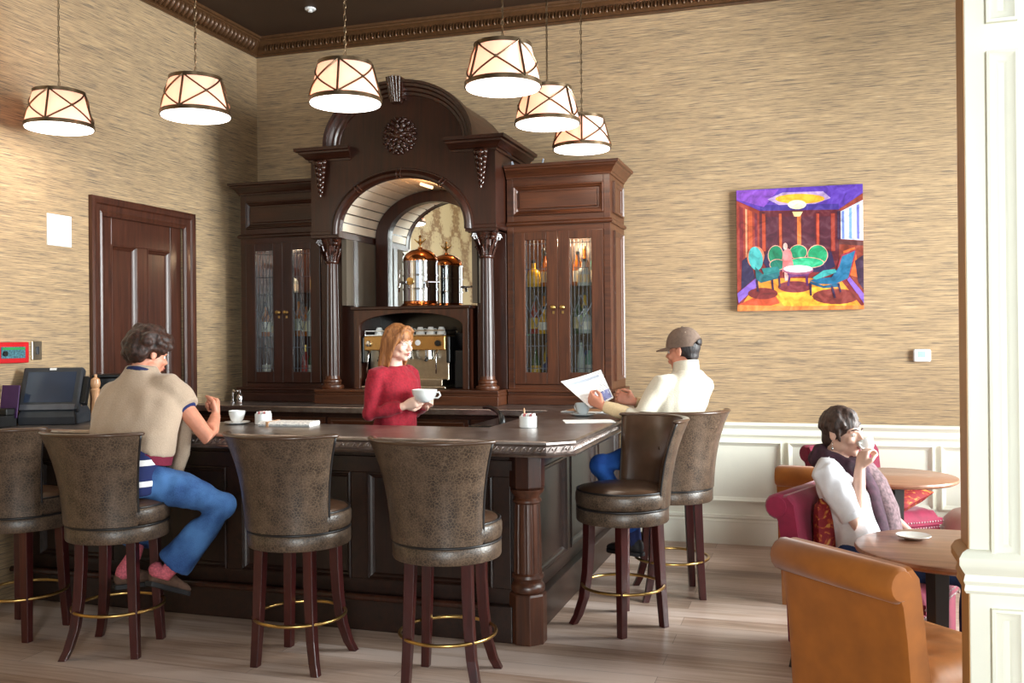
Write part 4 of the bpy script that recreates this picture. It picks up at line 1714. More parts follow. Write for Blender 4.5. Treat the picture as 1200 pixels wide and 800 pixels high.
t = thing('espresso_machine', 'wide brass and steel espresso machine inside the alcove, cups on top', 'espresso machine', (-3.06, 6.98, ZT + .115))
zb = 0
b = MB()
b.box(-.34, .34, 0, .2, .06, .42)
b.build('body', M['steel'], t, bevel=.006)
b = MB()
b.box(-.35, .35, -.1, .2, .30, .415)
b.build('control_head', plain('brassy_front', (186, 142, 84), .25, .8, .1, 10), t, bevel=.008)
b = MB()
b.box(-.36, .36, -.13, .2, .0, .02)
b.box(-.33, .33, -.12, .02, .02, .075)
b.build('drip_tray', M['steel'], t, bevel=.006)
b = MB()
b.box(.35, .385, -.09, .2, .2, .41)
b.build('side_panel', M['black'], t, bevel=.01)
b = MB()
b.box(-.385, -.35, -.09, .2, .2, .41)
b.build('side_panel', M['black'], t, bevel=.01)
b = MB()
b.box(-.35, .35, -.09, .19, .418, .424)
for x in (-.34, .34):
    b.tube([(x, -.09, .42), (x, -.09, .455), (x, .18, .455), (x, .18, .42)], .005, n=6)
b.tube([(-.34, -.09, .455), (.34, -.09, .455)], .005, n=6)
b.build('cup_rail', M['chrome'], t)
for x in (-.2, .02, .2):
    b = MB()
    b.cyl((x, -.06, .31), (x, -.06, .25), .034)
    b.cyl((x, -.06, .25), (x, -.06, .232), .04)
    g = b.build('group_head', M['chrome'], t, smooth=40)
    b = MB()
    b.tube([(x, -.09, .24), (x + .02, -.16, .235), (x + .035, -.22, .225)], [.012, .015, .012], n=8, round_caps=True)
    b.build('portafilter_handle', M['black'], g, smooth=True)
for x in (-.3, .29):
    k = MB()
    k.lathe([(.024, 0), (.024, .02), (.02, .026), (.001, .028)], 20, M=Matrix.Translation((x, -.1, .355)) @ Matrix.Rotation(radians(90), 4, 'X'))
    k.build('steam_knob', M['black'] if x > 0 else M['chrome'], t, smooth=40)
    k = MB()
    k.tube([(x * .97, -.09, .31), (x * .98, -.13, .27), (x * 1.0, -.15, .12)], .006, n=8)
    k.build('steam_wand', M['chrome'], t, smooth=True)
for x in (-.1, .12):
    k = MB()
    k.lathe([(.022, 0), (.022, .008), (.001, .01)], 20, M=Matrix.Translation((x, -.1, .36)) @ Matrix.Rotation(radians(90), 4, 'X'))
    k.build('pressure_gauge', M['whiteplast'], t, smooth=40)
k = MB()
k.box(-.03, .06, -.106, -.098, .325, .395)
k.build('brew_panel', M['black'], t)
cp0 = None
for i in range(7):
    x = -.27 + i * .09
    loc = (-3.06 + x, 7.0, ZT + .115 + .424)
    lab = 'small white cup upside down on the espresso machine rail'
    if cp0 is None:
        cp0 = thing('espresso_cup', lab, 'cup', loc, 0, 'cups on the espresso machine')
        b = MB()
        b.lathe([(.038, 0), (.037, .01), (.032, .035), (.022, .055), (.02, .06), (.001, .06)], 20)
        b.build('bowl', M['white'], cp0, smooth=50)
        b = MB()
        b.tube([(0, -.034, .02), (0, -.052, .026), (0, -.05, .044), (0, -.028, .046)], .004, n=6)
        b.build('handle', M['white'], cp0, smooth=True)
    else:
        dup(cp0, loc, i * .5)
t = thing('coffee_grinder', 'black coffee grinder with bean hopper beside the espresso machine', 'coffee grinder', (-2.60, 7.02, ZT + .115))
b = MB()
b.box(-.06, .06, -.09, .1, 0, .3)
b.build('body', M['black'], t, bevel=.015)
b = MB()
b.lathe([(.035, .3), (.07, .36), (.075, .43), (.06, .435)], 20)
b.build('hopper', M['black'], t, smooth=40)

# ------------------------------------------------------------------ bottles in the display cabinets
def bottle_mat(c, rough=.1):
    return plain('bottle_%d_%d_%d' % c, c, rough, 0, .1, 12, coat=.5)
SH = {
    'whisky': [(.036, 0), (.038, .005), (.038, .15), (.03, .18), (.015, .205), (.013, .25), (.014, .252), (.014, .27), (.001, .272)],
    'wine': [(.036, 0), (.037, .005), (.037, .17), (.03, .2), (.015, .225), (.014, .28), (.016, .282), (.016, .295), (.001, .296)],
    'squat': [(.05, 0), (.054, .006), (.054, .1), (.045, .13), (.018, .15), (.016, .19), (.018, .192), (.018, .21), (.001, .212)],
    'tall': [(.03, 0), (.032, .005), (.03, .2), (.016, .24), (.013, .3), (.014, .302), (.014, .32), (.001, .322)]}
CAPZ = {'whisky': (.25, .274, .0155), 'wine': (.24, .299, .0165), 'squat': (.19, .215, .0195), 'tall': (.3, .324, .0155)}
LABZ = {'whisky': (.04, .125, .0386), 'wine': (.04, .13, .0376), 'squat': (.03, .09, .0547), 'tall': (.05, .15, .0322)}
meshes = {}
def bottle(kind, col, lab, loc, label, group, rz=0):
    t = thing('bottle', label, 'bottle', loc, rz, group)
    if (kind, col) not in meshes:
        b = MB()
        b.lathe(SH[kind], 16)
        o = b.build('body', bottle_mat(col), t, smooth=40)
        meshes[(kind, col)] = o.data
    else:
        o = bpy.data.objects.new('body', meshes[(kind, col)])
        COL.objects.link(o)
        o.parent = t
    z0, z1, r = LABZ[kind]
    b = MB()
    b.lathe([(r, z0), (r, z1)], 16, cap=False)
    b.build('paper_label', bottle_mat(lab, .6), t, smooth=40)
    z0, z1, r = CAPZ[kind]
    b = MB()
    b.lathe([(r, z0), (r, z1 - .002), (r - .003, z1)], 14)
    b.build('cap', M['black'] if sum(lab) > 450 else M['brass'], t, smooth=40)
    return t
AMB, GRN, CLR, RED_, BLU, DRK, YEL, TEA = (176, 96, 30), (34, 78, 46), (196, 208, 208), (150, 26, 26), (40, 78, 150), (32, 20, 16), (222, 170, 40), (90, 150, 140)
WHT, CRM, GLD, BLK, RDL = (240, 238, 230), (226, 206, 160), (226, 176, 52), (40, 36, 34), (190, 40, 36)
cn = {AMB: 'amber', GRN: 'green', CLR: 'clear', RED_: 'red', BLU: 'blue', DRK: 'dark', YEL: 'yellow', TEA: 'teal', WHT: 'white', CRM: 'cream', GLD: 'gold', BLK: 'black', RDL: 'red'}
RC = {  # right cabinet: (x, shelf, kind, colour, label)
    1.99: [(-2.06, 'squat', YEL, GLD), (-1.98, 'whisky', AMB, CRM), (-1.9, 'squat', CLR, WHT), (-1.72, 'whisky', AMB, WHT), (-1.66, 'squat', CLR, CRM), (-1.57, 'tall', YEL, GLD)],
    1.63: [(-2.06, 'whisky', RED_, GLD), (-1.99, 'squat', YEL, WHT), (-1.9, 'wine', DRK, CRM), (-1.72, 'wine', GRN, CRM), (-1.65, 'squat', CLR, WHT), (-1.57, 'wine', GRN, WHT)],
    1.255: [(-2.05, 'whisky', GRN, GLD), (-1.96, 'squat', BLU, BLK), (-1.89, 'whisky', DRK, CRM), (-1.7, 'tall', CLR, CLR), (-1.62, 'wine', TEA, CLR), (-1.56, 'tall', BLU, CRM)]}
shn = {1.99: 'top shelf', 1.63: 'middle shelf', 1.255: 'bottom'}
knd = {'whisky': 'round-shouldered', 'wine': 'long-necked', 'squat': 'squat', 'tall': 'tall slim'}
for z, L in RC.items():
    for i, (x, kind, c, l) in enumerate(L):
        zz = z - .01 + .0005 if z > 1.3 else 1.2505
        bottle(kind, c, l, (x, 7.12 + .05 * (i % 2), zz), '%s %s bottle with %s label, %s of the right display cabinet' % (knd[kind], cn[c], cn[l], shn[z]), 'bottles in the right display cabinet')
LC = {1.63: [(-4.42, 'whisky', AMB, WHT), (-4.34, 'squat', CLR, CRM), (-4.26, 'whisky', AMB, GLD), (-4.07, 'whisky', AMB, CRM), (-3.99, 'wine', CLR, WHT), (-3.91, 'squat', AMB, BLK)],
      1.255: [(-4.42, 'wine', DRK, WHT), (-4.34, 'wine', GRN, BLK), (-4.25, 'wine', DRK, CRM), (-4.08, 'wine', RED_, RDL), (-3.98, 'wine', GRN, WHT), (-3.91, 'wine', GRN, GLD)]}
for z, L in LC.items():
    for i, (x, kind, c, l) in enumerate(L):
        zz = z - .01 + .0005 if z > 1.3 else 1.2505
        bottle(kind, c, l, (x, 7.08 + .06 * (i % 2), zz), '%s %s bottle with %s label, %s of the left display cabinet' % (knd[kind], cn[c], cn[l], shn[z] if z < 1.3 else 'shelf'), 'bottles in the left display cabinet')
BACK = [(-2.02, 1.98, 'tall', DRK, CRM), (-1.87, 1.98, 'wine', AMB, GLD), (-1.69, 1.98, 'tall', AMB, BLK), (-1.61, 1.98, 'wine', TEA, WHT), (-2.02, 1.62, 'tall', AMB, WHT), (-1.87, 1.62, 'tall', CLR, BLK), (-1.69, 1.62, 'tall', YEL, WHT), (-1.6, 1.62, 'tall', RED_, WHT), (-2.0, 1.25, 'tall', YEL, CRM), (-1.68, 1.25, 'wine', BLU, WHT), (-1.53, 1.25, 'wine', AMB, WHT),
        (-4.38, 1.62, 'tall', DRK, GLD), (-4.22, 1.62, 'tall', AMB, WHT), (-4.03, 1.62, 'tall', GRN, CRM), (-3.95, 1.62, 'tall', AMB, RDL), (-4.38, 1.25, 'tall', AMB, CRM), (-4.03, 1.25, 'tall', DRK, GLD), (-4.4, 1.98, 'whisky', AMB, WHT), (-4.28, 1.98, 'squat', CLR, WHT), (-4.06, 1.98, 'whisky', AMB, GLD), (-3.94, 1.98, 'wine', GRN, CRM)]
for i, (x, z, kind, c, l) in enumerate(BACK):
    side = 'right' if x > -3 else 'left'
    bottle(kind, c, l, (x, 7.27, z + .0006), '%s %s bottle with %s label, back of %s, %s cabinet' % (knd[kind], cn[c], cn[l], {1.98: 'top shelf', 1.62: 'middle shelf', 1.25: 'bottom'}[z], side), 'bottles in the %s display cabinet' % side)
# small bracket and ornament on top of the right cabinet
t = thing('cabinet_ornament', 'small pale ornament lying on top of the right display cabinet', 'ornament', (-2.1, 7.1, 2.899))
b = MB()
b.loft([[V(-.1, -.02, 0), V(.1, -.02, 0), V(.1, .02, 0), V(-.1, .02, 0)], [V(-.12, -.03, .035), V(.12, -.03, .035), V(.12, .03, .035), V(-.12, .03, .035)]])
b.tube([(.12, 0, .02), (.13, 0, .08)], .008, n=8)
b.tube([(-.11, 0, .02), (-.13, 0, .07)], .014, n=8)
b.build('body', plain('pale_blue_plaster', (176, 186, 200), .5), t, bevel=.006)

# ------------------------------------------------------------------ things on the walls
b = MB()
b.box(XL, XL + .012, 4.985, 5.195, 2.225, 2.432)
tag(b.build('access_panel', M['paper'], bevel=.003), 'square white panel on the left wall beside the door', 'wall panel')
t = thing('fire_alarm', 'red fire alarm panel on the left wall above the till', 'fire alarm', (XL, 4.70, 1.53))
b = MB()
b.box(0, .04, -.16, .095, -.065, .065)
b.build('housing', M['red'], t, bevel=.006)
b = MB()
b.box(.04, .045, -.125, .06, -.035, .036)
b.build('display', plain('teal_display', (70, 112, 124), .3, 0, .7, 90), t)
b = MB()
b.box(.045, .047, -.118, .055, .018, .032)
b.build('green_strip', plain('green_strip', (40, 140, 70), .4), t)
b = MB()
b.cyl((.045, -.1, -.005), (.056, -.1, -.005), .016)
b.build('alarm_button', M['black'], t)
t = thing('wall_plate', 'brushed steel switch plate between the alarm and the door', 'switch plate', (XL, 4.89, 1.54))
b = MB()
b.box(0, .01, -.04, .04, -.06, .06)
b.build('plate', M['steel'], t, bevel=.003)
b = MB()
b.box(.01, .018, -.012, .012, -.025, .025)
b.build('rocker', M['charcoal'], t, bevel=.002)
t = thing('thermostat', 'small white thermostat with green display on the back wall', 'thermostat', (.762, YB, 1.437))
b = MB()
b.box(-.06, .06, -.028, 0, -.046, .046)
b.build('housing', M['whiteplast'], t, bevel=.014, seg=4)
b = MB()
b.box(-.028, .022, -.0295, -.027, -.012, .028)
b.build('display', plain('green_display', (150, 206, 176), .3), t)
t = thing('ceiling_sprinkler', 'small white sprinkler cover on the brown ceiling', 'sprinkler', (-3.85, 6.86, ZC))
b = MB()
b.lathe([(.042, -.012), (.045, -.006), (.045, 0)], 24)
b.build('cover', M['whiteplast'], t, smooth=40)
b = MB()
b.lathe([(.012, -.03), (.02, -.028), (.014, -.012)], 16)
b.build('nozzle', M['whiteplast'], t, smooth=40)

# painting: a canvas with its painted areas
t = thing('painting', 'colourful canvas painting of a red parlour with green armchairs', 'painting', (-.536, YB - .001, 1.779))
PW, PH = .906, .92
b = MB()
b.box(0, PW, -.035, 0, 0, PH)
b.build('canvas', plain('canvas_edge', (110, 40, 60), .8), t, bevel=.002)
pm = {}
b = MB()
mats = []
def pcol(c):
    if c not in pm:
        m, nt, bb = newmat('paint_%d_%d_%d' % c)
        v = coords(nt)
        n1 = N(nt, 'ShaderNodeTexNoise', i_Scale=11.0, i_Detail=4, i_Distortion=1.5)
        nt.links.new(v, n1.inputs['Vector'])
        l = lin(c)
        nt.links.new(ramp(nt, n1.outputs['Fac'], [(.3, tuple(x * .55 for x in l[:3]) + (1,)), (.5, l), (.72, tuple(min(1, x * 1.25 + .03) for x in l[:3]) + (1,))]), bb.inputs['Base Color'])
        bb.inputs['Roughness'].default_value = .5
        pm[c] = len(mats)
        mats.append(m)
    return pm[c]
lay = [0]
def poly(c, pts):
    """pts in the crop's own picture units -> canvas; each dab lies on the last"""
    lay[0] += 1
    y = -.0352 - lay[0] * .00006
    b.mi = pcol(c)
    P = []
    for u, v in pts:
        s = (u - 103) / 660
        x = s * PW
        top = 103 - 30 * s
        bot = 732 - 12 * s
        z = PH * (1 - (v - top) / (bot - top))
        P.append((min(max(x, 0), PW), y, min(max(z, 0), PH)))
    vs = b.verts(P)
    b._face(vs)
def blob(c, u, v, ru, rv, n=18, rot=0):
    poly(c, [(u + ru * cos(a) * cos(rot) - rv * sin(a) * sin(rot), v + ru * cos(a) * sin(rot) + rv * sin(a) * cos(rot)) for a in [2 * pi * i / n for i in range(n)]])
poly((128, 36, 40), [(100, 80), (775, 60), (775, 735), (100, 740)])
poly((86, 50, 160), [(100, 80), (775, 50), (770, 125), (640, 205), (230, 210), (100, 155)])
poly((60, 40, 130), [(230, 180), (640, 175), (640, 205), (230, 210)])
poly((130, 70, 180), [(103, 100), (330, 100), (250, 190), (103, 150)])
poly((180, 150, 200), [(270, 150), (350, 115), (560, 110), (600, 145), (520, 175), (330, 180)])
blob((240, 168, 40), 440, 148, 130, 26)
blob((255, 238, 190), 425, 178, 48, 24)
poly((90, 20, 34), [(225, 212), (640, 205), (640, 470), (225, 470)])
for u, w_, c in ((240, 18, (170, 60, 30)), (330, 14, (190, 84, 44)), (425, 20, (216, 110, 48)), (525, 14, (190, 70, 44)), (600, 20, (150, 50, 34))):
    poly(c, [(u, 225), (u + w_, 225), (u + w_, 420), (u, 420)])
for u, w_ in ((262, 60), (352, 62), (452, 64), (545, 50)):
    poly((80, 28, 46), [(u, 240), (u + w_, 240), (u + w_, 400), (u, 400)])
poly((255, 214, 150), [(400, 215), (455, 215), (440, 240), (410, 240)])
poly((150, 50, 34), [(103, 160), (225, 212), (225, 480), (103, 640)])
for u, w_, c in ((118, 20, (120, 30, 40)), (150, 10, (230, 150, 110)), (165, 22, (190, 80, 40)), (200, 14, (110, 34, 50))):
    poly(c, [(u, 180 + (u - 103) * .4), (u + w_, 180 + (u + w_ - 103) * .4), (u + w_, 480), (u, 520)])
poly((136, 52, 34), [(640, 205), (775, 120), (775, 640), (640, 480)])
poly((200, 206, 230), [(650, 215), (775, 155), (775, 365), (650, 358)])
for i, c in enumerate(((110, 130, 200), (240, 240, 245), (120, 160, 210), (236, 200, 190), (110, 110, 190), (245, 240, 230))):
    poly(c, [(655 + i * 19, 215 - i * 8), (668 + i * 19, 210 - i * 8), (668 + i * 19, 358), (655 + i * 19, 357)])
poly((60, 30, 60), [(632, 215), (648, 208), (648, 360), (632, 360)])
poly((90, 40, 40), [(640, 360), (775, 368), (775, 392), (640, 385)])
poly((214, 96, 40), [(660, 420), (720, 400), (745, 560), (680, 540)])
poly((232, 140, 40), [(225, 560), (640, 560), (775, 720), (100, 735)])
poly((255, 176, 50), [(300, 640), (560, 600), (720, 700), (360, 715)])
poly((190, 70, 34), [(100, 700), (290, 620), (330, 690), (180, 735), (100, 735)])
poly((240, 130, 60), [(103, 700), (400, 705), (775, 700), (775, 735), (103, 738)])
poly((132, 92, 190), [(103, 640), (205, 560), (215, 600), (110, 690)])
poly((132, 92, 190), [(690, 550), (775, 640), (775, 690), (680, 570)])
poly((40, 28, 66), [(130, 470), (170, 440), (200, 560), (125, 620)])
poly((60, 30, 60), [(720, 470), (765, 440), (770, 620), (735, 580)])
blob((120, 40, 50), 410, 605, 90, 30)
blob((130, 50, 44), 620, 655, 120, 40)
blob((120, 36, 36), 240, 640, 80, 30)
# far settee
poly((44, 30, 70), [(240, 470), (280, 400), (600, 420), (620, 500), (560, 530), (270, 520)])
for c, u, v, ru, rv, rt in (((20, 120, 84), 310, 440, 38, 48, .1), ((24, 140, 96), 430, 425, 44, 36, 0), ((30, 150, 100), 530, 440, 50, 50, -.5), ((40, 170, 120), 470, 480, 90, 26, 0), ((20, 110, 90), 320, 490, 40, 26, 0)):
    blob((210, 150, 130), u, v, ru + 4, rv + 4, 18, rt)
    blob(c, u, v, ru, rv, 18, rt)
blob((60, 180, 130), 470, 482, 70, 10)
# seated figure in pink
blob((232, 130, 130), 372, 450, 26, 44)
blob((240, 180, 170), 362, 395, 12, 18)
poly((226, 120, 120), [(348, 470), (400, 470), (405, 510), (345, 530)])
poly((236, 170, 160), [(355, 520), (375, 520), (378, 570), (358, 575)])
# oval table
poly((90, 30, 90), [(380, 520), (395, 520), (380, 600), (370, 600)])
poly((90, 30, 90), [(462, 520), (478, 520), (480, 600), (470, 600)])
poly((100, 40, 100), [(370, 535), (490, 530), (480, 548), (380, 555)])
blob((150, 80, 110), 428, 518, 80, 24)
blob((246, 240, 244), 428, 512, 76, 19)
# armchair on the left
blob((210, 120, 90), 204, 450, 46, 56, 18, .2)
blob((70, 170, 170), 204, 458, 38, 62, 18, -.15)
poly((20, 96, 104), [(200, 500), (240, 540), (330, 520), (330, 560), (230, 585), (205, 565)])
poly((30, 120, 120), [(235, 510), (320, 500), (335, 525), (250, 545)])
for p in ([(205, 570), (215, 570), (220, 630), (208, 630)], [(285, 570), (296, 565), (300, 620), (290, 622)], [(322, 550), (332, 548), (336, 605), (328, 606)]):
    poly((60, 24, 60), p)
# armchair on the right
poly((150, 40, 60), [(632, 500), (650, 440), (720, 412), (728, 425), (690, 560), (620, 590)])
poly((24, 100, 140), [(640, 500), (655, 448), (722, 418), (685, 560), (615, 592), (530, 590), (490, 570), (540, 560), (600, 555)])
poly((60, 160, 160), [(500, 560), (560, 520), (620, 512), (625, 530), (580, 548), (520, 568)])
poly((20, 84, 120), [(490, 575), (560, 600), (640, 585), (640, 605), (560, 612), (490, 590)])
for p in ([(485, 585), (497, 588), (498, 650), (490, 652)], [(595, 600), (607, 600), (622, 662), (612, 664)], [(630, 590), (640, 586), (650, 632), (642, 634)]):
    poly((50, 20, 60), p)
b.build('painted_scene', mats, t)
# ------------------------------------------------------------------ lounge chairs and tables
def lounge_chair(label, loc, facing, mat, seat_mat, leg_mat, legh=.2, sag=0, w=.56, nails=True, cushion=None):
    """armless scroll-back chair; loc is the middle of the back at the floor, facing is the way the sitter looks"""
    rz = math.atan2(facing[1], facing[0]) - pi / 2
    t = thing('lounge_chair', label, 'armchair', (loc[0], loc[1], 0), rz, 'scroll-back lounge chairs')
    hw = w / 2
    b = MB()
    # back: closed profile in (y,z), swept over the width with soft ends
    prof = [(.10, legh + .02), (.0, legh + .02), (-.012, .40), (-.03, .58), (-.05, .7), (-.075, .755), (-.045, .82), (0, .826), (.035, .79), (.05, .7), (.07, .56), (.095, .42)]
    c = Vector((0.02, .55))
    rings = []
    for x, s in ((-hw, .9), (-hw + .012, .975), (-hw + .03, 1), (hw - .03, 1), (hw - .012, .975), (hw, .9)):
        rings.append([V(x, c.x + (y - c.x) * (s if abs(x) > hw - .02 else 1), c.y + (z - c.y) * (1 - (1 - s) * .35)) for y, z in prof])
    b.loft(rings)
    back = b.build('backrest', mat, t, smooth=50, bevel=0)
    b = MB()
    n = 14
    ring = []
    for x, r in ((-hw - .004, .03), (-hw - .004, .05), (-hw + .01, .062), (hw - .01, .062), (hw + .004, .05), (hw + .004, .03)):
        ring.append([V(x, -.052 + r * cos(2 * pi * i / n), .768 + r * sin(2 * pi * i / n)) for i in range(n)])
    b.loft(ring)
    b.build('scroll_top', mat, back, smooth=40)
    b = MB()
    b.box(-hw, hw, .06, .62, legh, .36)
    b.build('seat_base', mat, t, bevel=.02, seg=3, smooth=40)
    # cushion with a crowned, tufted top
    b = MB()
    nx, ny = 15, 15
    grid = []
    for j in range(ny):
        row = []
        for i in range(nx):
            u, v = i / (nx - 1), j / (ny - 1)
            e = min(u, 1 - u, v, 1 - v)
            z = .405 + .055 * min(1, e / .12) ** .5
            for (tu, tv) in ((.3, .3), (.7, .3), (.5, .55), (.3, .8), (.7, .8)):
                z -= .018 * math.exp(-((u - tu) ** 2 + (v - tv) ** 2) / .004)
            row.append(b.bm.verts.new((-hw + .004 + u * (w - .008), .085 + v * .545, z)))
        grid.append(row)
    for j in range(ny - 1):
        for i in range(nx - 1):
            b._face([grid[j][i], grid[j][i + 1], grid[j + 1][i + 1], grid[j + 1][i]])
    bot = [b.bm.verts.new((v.co.x, v.co.y, .362)) for v in [grid[0][0], grid[0][-1], grid[-1][-1], grid[-1][0]]]
    for s, (p, q) in enumerate(((grid[0], (0, 1)), ([r[-1] for r in grid], (1, 2)), (grid[-1][::-1], (2, 3)), ([r[0] for r in grid][::-1], (3, 0)))):
        b._face(p[::-1] + [bot[q[0]], bot[q[1]]])
    b._face(bot[::-1])
    cs = b.build('seat_cushion', seat_mat, t, smooth=60)
    if nails:
        m = 26
        for z in (.385, .345):
            b = MB()
            for i in range(m + 1):
                f = i / m
                b.ell((-hw + w * f, .632 if z > .36 else .622, z), (.006, .004, .006), 6, 4)
                for s in (-1, 1):
                    b.ell((s * hw, .1 + .53 * f, z), (.004, .006, .006), 6, 4)
            b.build('nail_trim', M['nail'], t, smooth=True)
    for x in (-hw + .035, hw - .035):
        for y, k in ((.05, -.04), (.585, .0)):
            b = MB()
            b.loft([[V(x + a * .016 , y + k + c_ * .016, 0) for a, c_ in ((-1, -1), (1, -1), (1, 1), (-1, 1))], [V(x + a * .026, y + c_ * .026, legh + .02) for a, c_ in ((-1, -1), (1, -1), (1, 1), (-1, 1))]])
            b.build('leg', leg_mat, t, bevel=.002)
    return t
legl = plain('light_leg', (168, 110, 58), .35)
legd = M['table_post']
s45 = sqrt(.5)
FC = lounge_chair('mustard scroll-back chair with tan tufted seat, close beside the white column', (.115, 3.60), (.71, .70), M['mustard'], M['tan_seat'], legl)
M['red_seat'] = None
def mat_brocade():
    m, nt, b = newmat('red_gold_brocade')
    n1 = N(nt, 'ShaderNodeTexNoise', i_Scale=16.0, i_Detail=2, i_Distortion=2.5)
    nt.links.new(coords(nt), n1.inputs['Vector'])
    nt.links.new(ramp(nt, n1.outputs['Fac'], [(.5, lin((128, 16, 26))), (.6, lin((168, 70, 30))), (.66, lin((186, 130, 60)))]), b.inputs['Base Color'])
    b.inputs['Roughness'].default_value = .7
    return m
M['brocade'] = mat_brocade()
RC1 = lounge_chair('magenta scroll-back chair the woman with the cup sits in', (-.02, 5.0), (.93, -.36), M['magenta'], M['magenta'], legd, legh=.1)
RC2 = lounge_chair('magenta scroll-back chair against the panelled wall behind the woman\'s head', (.20, 7.04), (.60, -.80), M['magenta'], M['red_soft'] if 'red_soft' in M else M['magenta'], legd)
MC2 = lounge_chair('mustard scroll-back chair behind the woman\'s shoulder', (.08, 5.82), (.12, .99), M['mustard'], M['tan_seat'], legl)
# loose brocade cushions
def cushion(label, loc, rot, sz=.4, mat='brocade'):
    b = MB()
    n = 12
    top, bot = [], []
    for j in range(n + 1):
        r1, r2 = [], []
        for i in range(n + 1):
            u, v = i / n * 2 - 1, j / n * 2 - 1
            h = .055 * (max(0, (1 - u ** 4) * (1 - v ** 4))) ** .5
            k = 1 - .07 * (1 - abs(u * v))
            r1.append(b.bm.verts.new((u * sz / 2 * k, v * sz / 2 * k, h)))
            r2.append(b.bm.verts.new((u * sz / 2 * k, v * sz / 2 * k, -h)) if 0 < i < n and 0 < j < n else r1[-1])
        top.append(r1)
        bot.append(r2)
    for j in range(n):
        for i in range(n):
            b._face([top[j][i], top[j][i + 1], top[j + 1][i + 1], top[j + 1][i]])
            b._face([bot[j][i], bot[j + 1][i], bot[j + 1][i + 1], bot[j][i + 1]])
    o = b.build('cushion', M[mat], None, smooth=60, loc=loc)
    o.rotation_euler = rot
    return tag(o, label, 'cushion')
rz1 = math.atan2(-.36, .93)
cushion('red and gold brocade cushion behind the woman\'s back', (.09, 4.95, .62), Euler((radians(90), 0, rz1 + radians(90))), .38)
cushion('rust-red brocade cushion on the chair against the wall', (.50, 6.66, .53), Euler((radians(12), 0, -.65)), .36)

def round_table(label, loc, r, post, group='round walnut tables'):
    t = thing('round_table', label, 'table', (loc[0], loc[1], 0), 0, group)
    b = MB()
    b.lathe([(r - .02, .71), (r - .004, .718), (r, .728), (r - .004, .737), (r - .012, .74)], 64)
    b.build('tabletop', M['table_wood'], t, smooth=30)
    px, py = post
    b = MB()
    Rm = Matrix.Translation((px, py, 0)) @ Matrix.Rotation(radians(28), 4, 'Z')
    b.loft([[Rm @ V(a * .026, c_ * .026, .03) for a, c_ in ((-1, -1), (1, -1), (1, 1), (-1, 1))], [Rm @ V(a * .034, c_ * .034, .71) for a, c_ in ((-1, -1), (1, -1), (1, 1), (-1, 1))]])
    b.build('post', M['table_post'], t, bevel=.003)
    b = MB()
    b.box(px - .15, px + .15, py - .15, py + .15, .69, .709)
    b.build('top_plate', M['table_post'], t)
    b = MB()
    b.lathe([(.2, 0), (.2, .012), (.19, .02), (.05, .035)], 40, (px * .4, py * .4, 0))
    b.build('foot_plate', M['table_post'], t, smooth=40)
    return t
round_table('walnut round table in front of the woman, holding the white saucer', (.545, 4.16), .385, (-.065, .05))
round_table('empty walnut round table by the panelled wall', (.46, 6.17), .37, (.02, .0))
saucer('white saucer alone on the walnut table', (.40, 4.30, .7402), .07)
# pink ottoman
t = thing('ottoman', 'dusty pink round leather pouf by the wall beside the white column', 'pouf', (1.115, 6.80, 0))
b = MB()
b.lathe([(.24, .1), (.27, .12), (.275, .16), (.275, .2)], 40)
b.build('base_band', M['magenta'], t, smooth=40)
b = MB()
b.lathe([(.27, .2), (.3, .23), (.315, .3), (.3, .38), (.25, .43), (.15, .452), (.001, .458)], 40)
b.build('seat', M['pink'], t, smooth=60)
for k in range(4):
    a = pi / 4 + k * pi / 2
    b = MB()
    b.cyl((.2 * cos(a), .2 * sin(a), 0), (.2 * cos(a), .2 * sin(a), .11), .016, .024, 10)
    b.build('leg', legd, t, smooth=40)

# ------------------------------------------------------------------ light
def area(name, loc, rot, sx, sy, power, col=(1, 1, 1)):
    L = bpy.data.lights.new(name, 'AREA')
    L.shape = 'RECTANGLE'
    L.size, L.size_y = sx, sy
    L.energy = power
    L.color = col
    o = bpy.data.objects.new(name, L)
    COL.objects.link(o)
    o.location = loc
    o.rotation_euler = rot
    return o
DAYC = (.93, .965, 1.0)
zc_, zh = (ZW[0] + ZW[1]) / 2, ZW[1] - ZW[0]
for i, (a0, a1) in enumerate(WR):
    if DAY_R[i] < 1:
        continue
    area('window_daylight', (XR + .3, (a0 + a1) / 2, zc_), (0, radians(90), 0), zh, a1 - a0, DAY_R[i], DAYC)
for i, (a0, a1) in enumerate(WF):
    if DAY_F[i] < 1:
        continue
    area('window_daylight', ((a0 + a1) / 2, YF - .3, zc_), (radians(90), 0, 0), a1 - a0, zh, DAY_F[i], DAYC)
w = bpy.data.worlds.new('sky')
scene.world = w
w.use_nodes = True
nt = w.node_tree
bg = nt.nodes['Background']
bg.inputs[0].default_value = (.75, .86, 1, 1)
bg.inputs[1].default_value = SKY
scene.view_settings.view_transform = 'Standard'
scene.view_settings.look = 'None'
scene.view_settings.gamma = 1
scene.view_settings.exposure = EXPOSURE
scene.view_settings.use_curve_mapping = False
cy_ = scene.cycles
cy_.use_denoising = True
try:
    cy_.denoiser = 'OPENIMAGEDENOISE'
except Exception:
    pass
cy_.max_bounces = 8
cy_.diffuse_bounces = 4
cy_.glossy_bounces = 4
cy_.transparent_max_bounces = 12
cy_.caustics_reflective = False
cy_.caustics_refractive = False
cy_.sample_clamp_indirect = 6
# ------------------------------------------------------------------ people
def frame3(f, up=(0, 0, 1)):
    """right, forward, up axes as a 3x3 for a facing direction"""
    f = Vector(f).normalized()
    u = Vector(up)
    u = (u - f * u.dot(f)).normalized()
    r = f.cross(u)
    return Matrix((r, f, u)).transposed()

